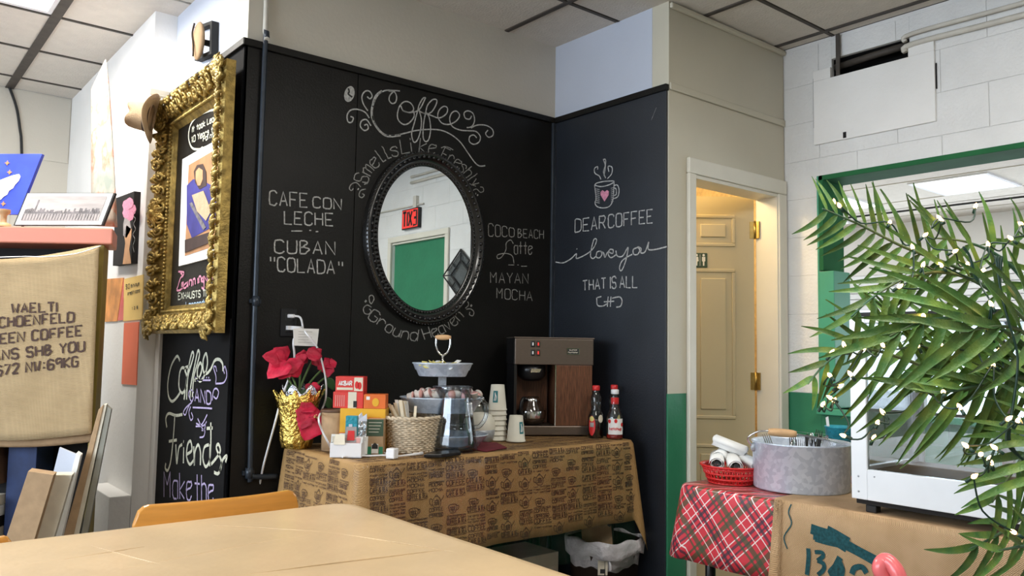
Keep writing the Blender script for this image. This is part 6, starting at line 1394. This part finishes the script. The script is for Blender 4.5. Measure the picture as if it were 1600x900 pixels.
def frond(pts, n, l0, l1, l2, ang=62, droop=.25, roll=0., r0=.006, sides=(1, -1), start=.12, wk=1.):
    global nleaf
    P_ = smooth_path([onP(x, y, D) for x, y, D in pts], 10); m = len(P_)
    rc_ = MB().tube(P_, [r0*(1-.7*i/(m-1)) for i in range(m)], 7).build('frond_stem', 'rachis', palm)
    Ls = [0]
    for i in range(1, m): Ls.append(Ls[-1]+(P_[i]-P_[i-1]).length)
    for k in range(n):
        t = start + (1-start)*(k+.5)/n; d = t*Ls[-1]; i = 1
        while i < m-1 and Ls[i] < d: i += 1
        p = P_[i-1].lerp(P_[i], (d-Ls[i-1])/max(1e-6, Ls[i]-Ls[i-1])); tn = (P_[min(i+1, m-1)]-P_[max(i-2, 0)]).normalized()
        side_ = tn.cross(-NV).normalized(); vv = side_.cross(tn)
        ll = (l0+(l1-l0)*t*2) if t < .5 else (l1+(l2-l1)*(t-.5)*2)
        for s_ in sides:
            a = math.radians(ang*(1-.40*t)+rr.uniform(-3, 3)); rl_ = roll + rr.uniform(-.12, .12)
            d_ = tn*math.cos(a) + (side_*math.cos(rl_) + vv*math.sin(rl_))*s_*math.sin(a) + V(0, 0, -droop*rr.uniform(.85, 1.1)); d_.normalize()
            nrm = (vv*(-1. if vv.dot(NV) > 0 else 1.) + V(0, 0, .35) + V(rr.uniform(-.2, .2), rr.uniform(-.2, .2), 0)); nrm = (nrm - d_*nrm.dot(d_)).normalized()
            yv = nrm.cross(d_); R3 = Matrix((d_, yv, nrm)).transposed(); L_ = ll*rr.uniform(.88, 1.1)
            R3 = R3 @ Matrix.Diagonal(V(L_, (.36*L_+.10)*(.5+.5*wk), L_))
            if nleaf < 298: piece(rr.choice(LSRC), rc_, p - OFF[palm.name], R3, 'leaf'); nleaf += 1
frond([(1640,500,1.95),(1560,448,1.95),(1480,412,1.9),(1410,385,1.85),(1345,352,1.8),(1285,326,1.76)], 15, .11, .165, .09, 76, .0, start=.38)
frond([(1640,560,1.95),(1560,592,1.9),(1480,585,1.85),(1410,560,1.8),(1350,545,1.75),(1300,560,1.72),(1262,600,1.70)], 14, .20, .24, .06, 62, .34, start=.12)
frond([(1640,540,1.95),(1570,470,1.88),(1500,430,1.82),(1430,430,1.78),(1370,460,1.74),(1330,495,1.72)], 12, .18, .22, .10, 58, .34, start=.15)
frond([(1650,600,1.85),(1590,530,1.74),(1520,500,1.68),(1450,500,1.64),(1390,525,1.62)], 9, .24, .27, .15, 48, .42, wk=1.35)
frond([(1640,600,1.85),(1600,590,1.75),(1540,600,1.68),(1480,612,1.64),(1430,612,1.62)], 9, .18, .20, .13, 50, .30, wk=1.2)
frond([(1645,560,1.85),(1635,620,1.7),(1628,690,1.6),(1620,760,1.56)], 11, .19, .20, .17, 84, .02, sides=(-1,1), wk=1.15)
frond([(1645,640,1.85),(1615,690,1.7),(1580,740,1.62),(1550,785,1.58)], 8, .15, .17, .10, 52, .2, wk=1.15)
frond([(1650,780,1.9),(1610,800,1.8),(1560,835,1.72),(1510,860,1.7)], 6, .13, .14, .10, 38, .06, wk=1.2)
frond([(1640,520,1.95),(1600,440,1.9),(1560,400,1.88),(1510,378,1.86),(1460,372,1.85)], 6, .13, .14, .11, 70, -.02, wk=1.25)
frond([(1640,520,1.95),(1625,430,1.9),(1612,385,1.88),(1590,360,1.86)], 5, .10, .12, .09, 62, .02)
frond([(1640,560,1.9),(1600,520,1.66),(1560,510,1.6),(1500,520,1.55)], 6, .24, .28, .22, 34, .10, wk=1.4)
frond([(1640,600,2.0),(1580,560,2.05),(1500,545,2.05),(1430,530,2.05),(1370,500,2.05)], 9, .18, .22, .14, 62, .30)
frond([(1655,850,1.75),(1620,850,1.65),(1590,855,1.6),(1550,862,1.56)], 4, .12, .14, .1, 40, .08)
# ---- string lights
sl_t = thing('string_lights', 'green corded warm white string lights wound through the palm fronds', 'string lights', PB+V(0, 0, 1.0))
BL = [(1303,317),(1312,322),(1390,348),(1524,323),(1468,341),(1471,345),(1445,368),(1426,387),(1405,448),(1442,415),(1471,415),(1491,393),(1512,413),(1535,423),(1544,383),(1580,373),(1596,350),(1549,476),(1470,540),(1434,540),(1380,540),(1319,540),(1350,545),(1299,552),(1329,585),(1297,587),(1312,604),(1298,622),(1303,627),(1285,633),(1380,645),(1371,661),(1319,681),(1365,685),(1474,613),(1447,610),(1500,637),(1510,697),(1532,710),(1545,718),(1549,724),(1555,700),(1521,745),(1585,832),(1552,570),(1526,536),(1560,548),(1575,655),(1590,658),(1443,494)]
rr = random.Random(4); bsrc = None; pts3 = []
for i, (x, y) in enumerate(BL):
    D = 1.62 + .1*rr.random() + (.03 if x < 1400 else 0) - (.12 if y > 600 and x > 1450 else 0) + (.12 if y < 430 else 0); p = onP(x, y, D); pts3.append(p)
    if bsrc is None:
        bsrc = MB().lathe([(.0012, -.004), (.0036, -.002), (.0042, .002), (.0030, .006), (.0004, .010)], (0, 0, 0), 8).build('bulb', 'bulb', None, origin=(0,0,0)); bsrc.parent = sl_t; bsrc.location = p - OFF[sl_t.name]
        ssrc = MB().lathe([(.0005, -.018), (.0035, -.017), (.0035, -.006), (.0012, -.005)], (0, 0, 0), 8).build('socket', 'cord', None, origin=(0,0,0)); ssrc.parent = sl_t; ssrc.location = p - OFF[sl_t.name]
    else:
        R3 = Matrix.Rotation(rr.uniform(-1, 1), 3, 'X') @ Matrix.Rotation(rr.uniform(-1, 1), 3, 'Y')
        piece(bsrc, sl_t, p - OFF[sl_t.name], R3); piece(ssrc, sl_t, p - OFF[sl_t.name], R3)
cordm = MB()
def cordrun(idx, amp=.02):
    q = []
    for a, b in zip(idx[:-1], idx[1:]):
        p0, p1 = pts3[a], pts3[b]; q.append(p0); q.append(p0.lerp(p1, .5)+V(rr.uniform(-amp, amp), rr.uniform(-amp, amp), -rr.uniform(.3, 1.2)*amp))
    q.append(pts3[idx[-1]]); cordm.tube(smooth_path(q, 5), .0019, 5)
    
cordrun([0, 1, 2, 7, 8, 9, 10, 13, 14, 15, 16]); cordrun([3, 4, 5, 6, 11, 12, 14]); cordrun([17, 45, 18, 19, 20, 22, 21, 23]); cordrun([22, 24, 25, 26, 27, 28, 29, 27, 32, 31, 30, 33]); cordrun([30, 35, 34, 36, 44, 46, 17]); cordrun([16, 14, 17, 45, 44, 47, 48, 37, 38, 39, 40, 41, 42]); cordrun([42, 43])
for off in (0, .006, -.005):
    q = [onP(x, y, 1.6+off*2) for x, y in ((1560+off*900, 400), (1563, 450), (1575, 500), (1590, 560), (1582, 640), (1575+off*500, 690), (1600, 720))]; cordm.tube(smooth_path(q, 6), .0024, 6)
for off in (0, .006):
    q = [onP(x, y, 1.66) for x, y in ((1505, 385+off*500), (1515, 400), (1520+off*400, 425), (1528, 440))]; cordm.tube(smooth_path(q, 6), .0024, 6)
cordm.build('cord', 'cord', sl_t)
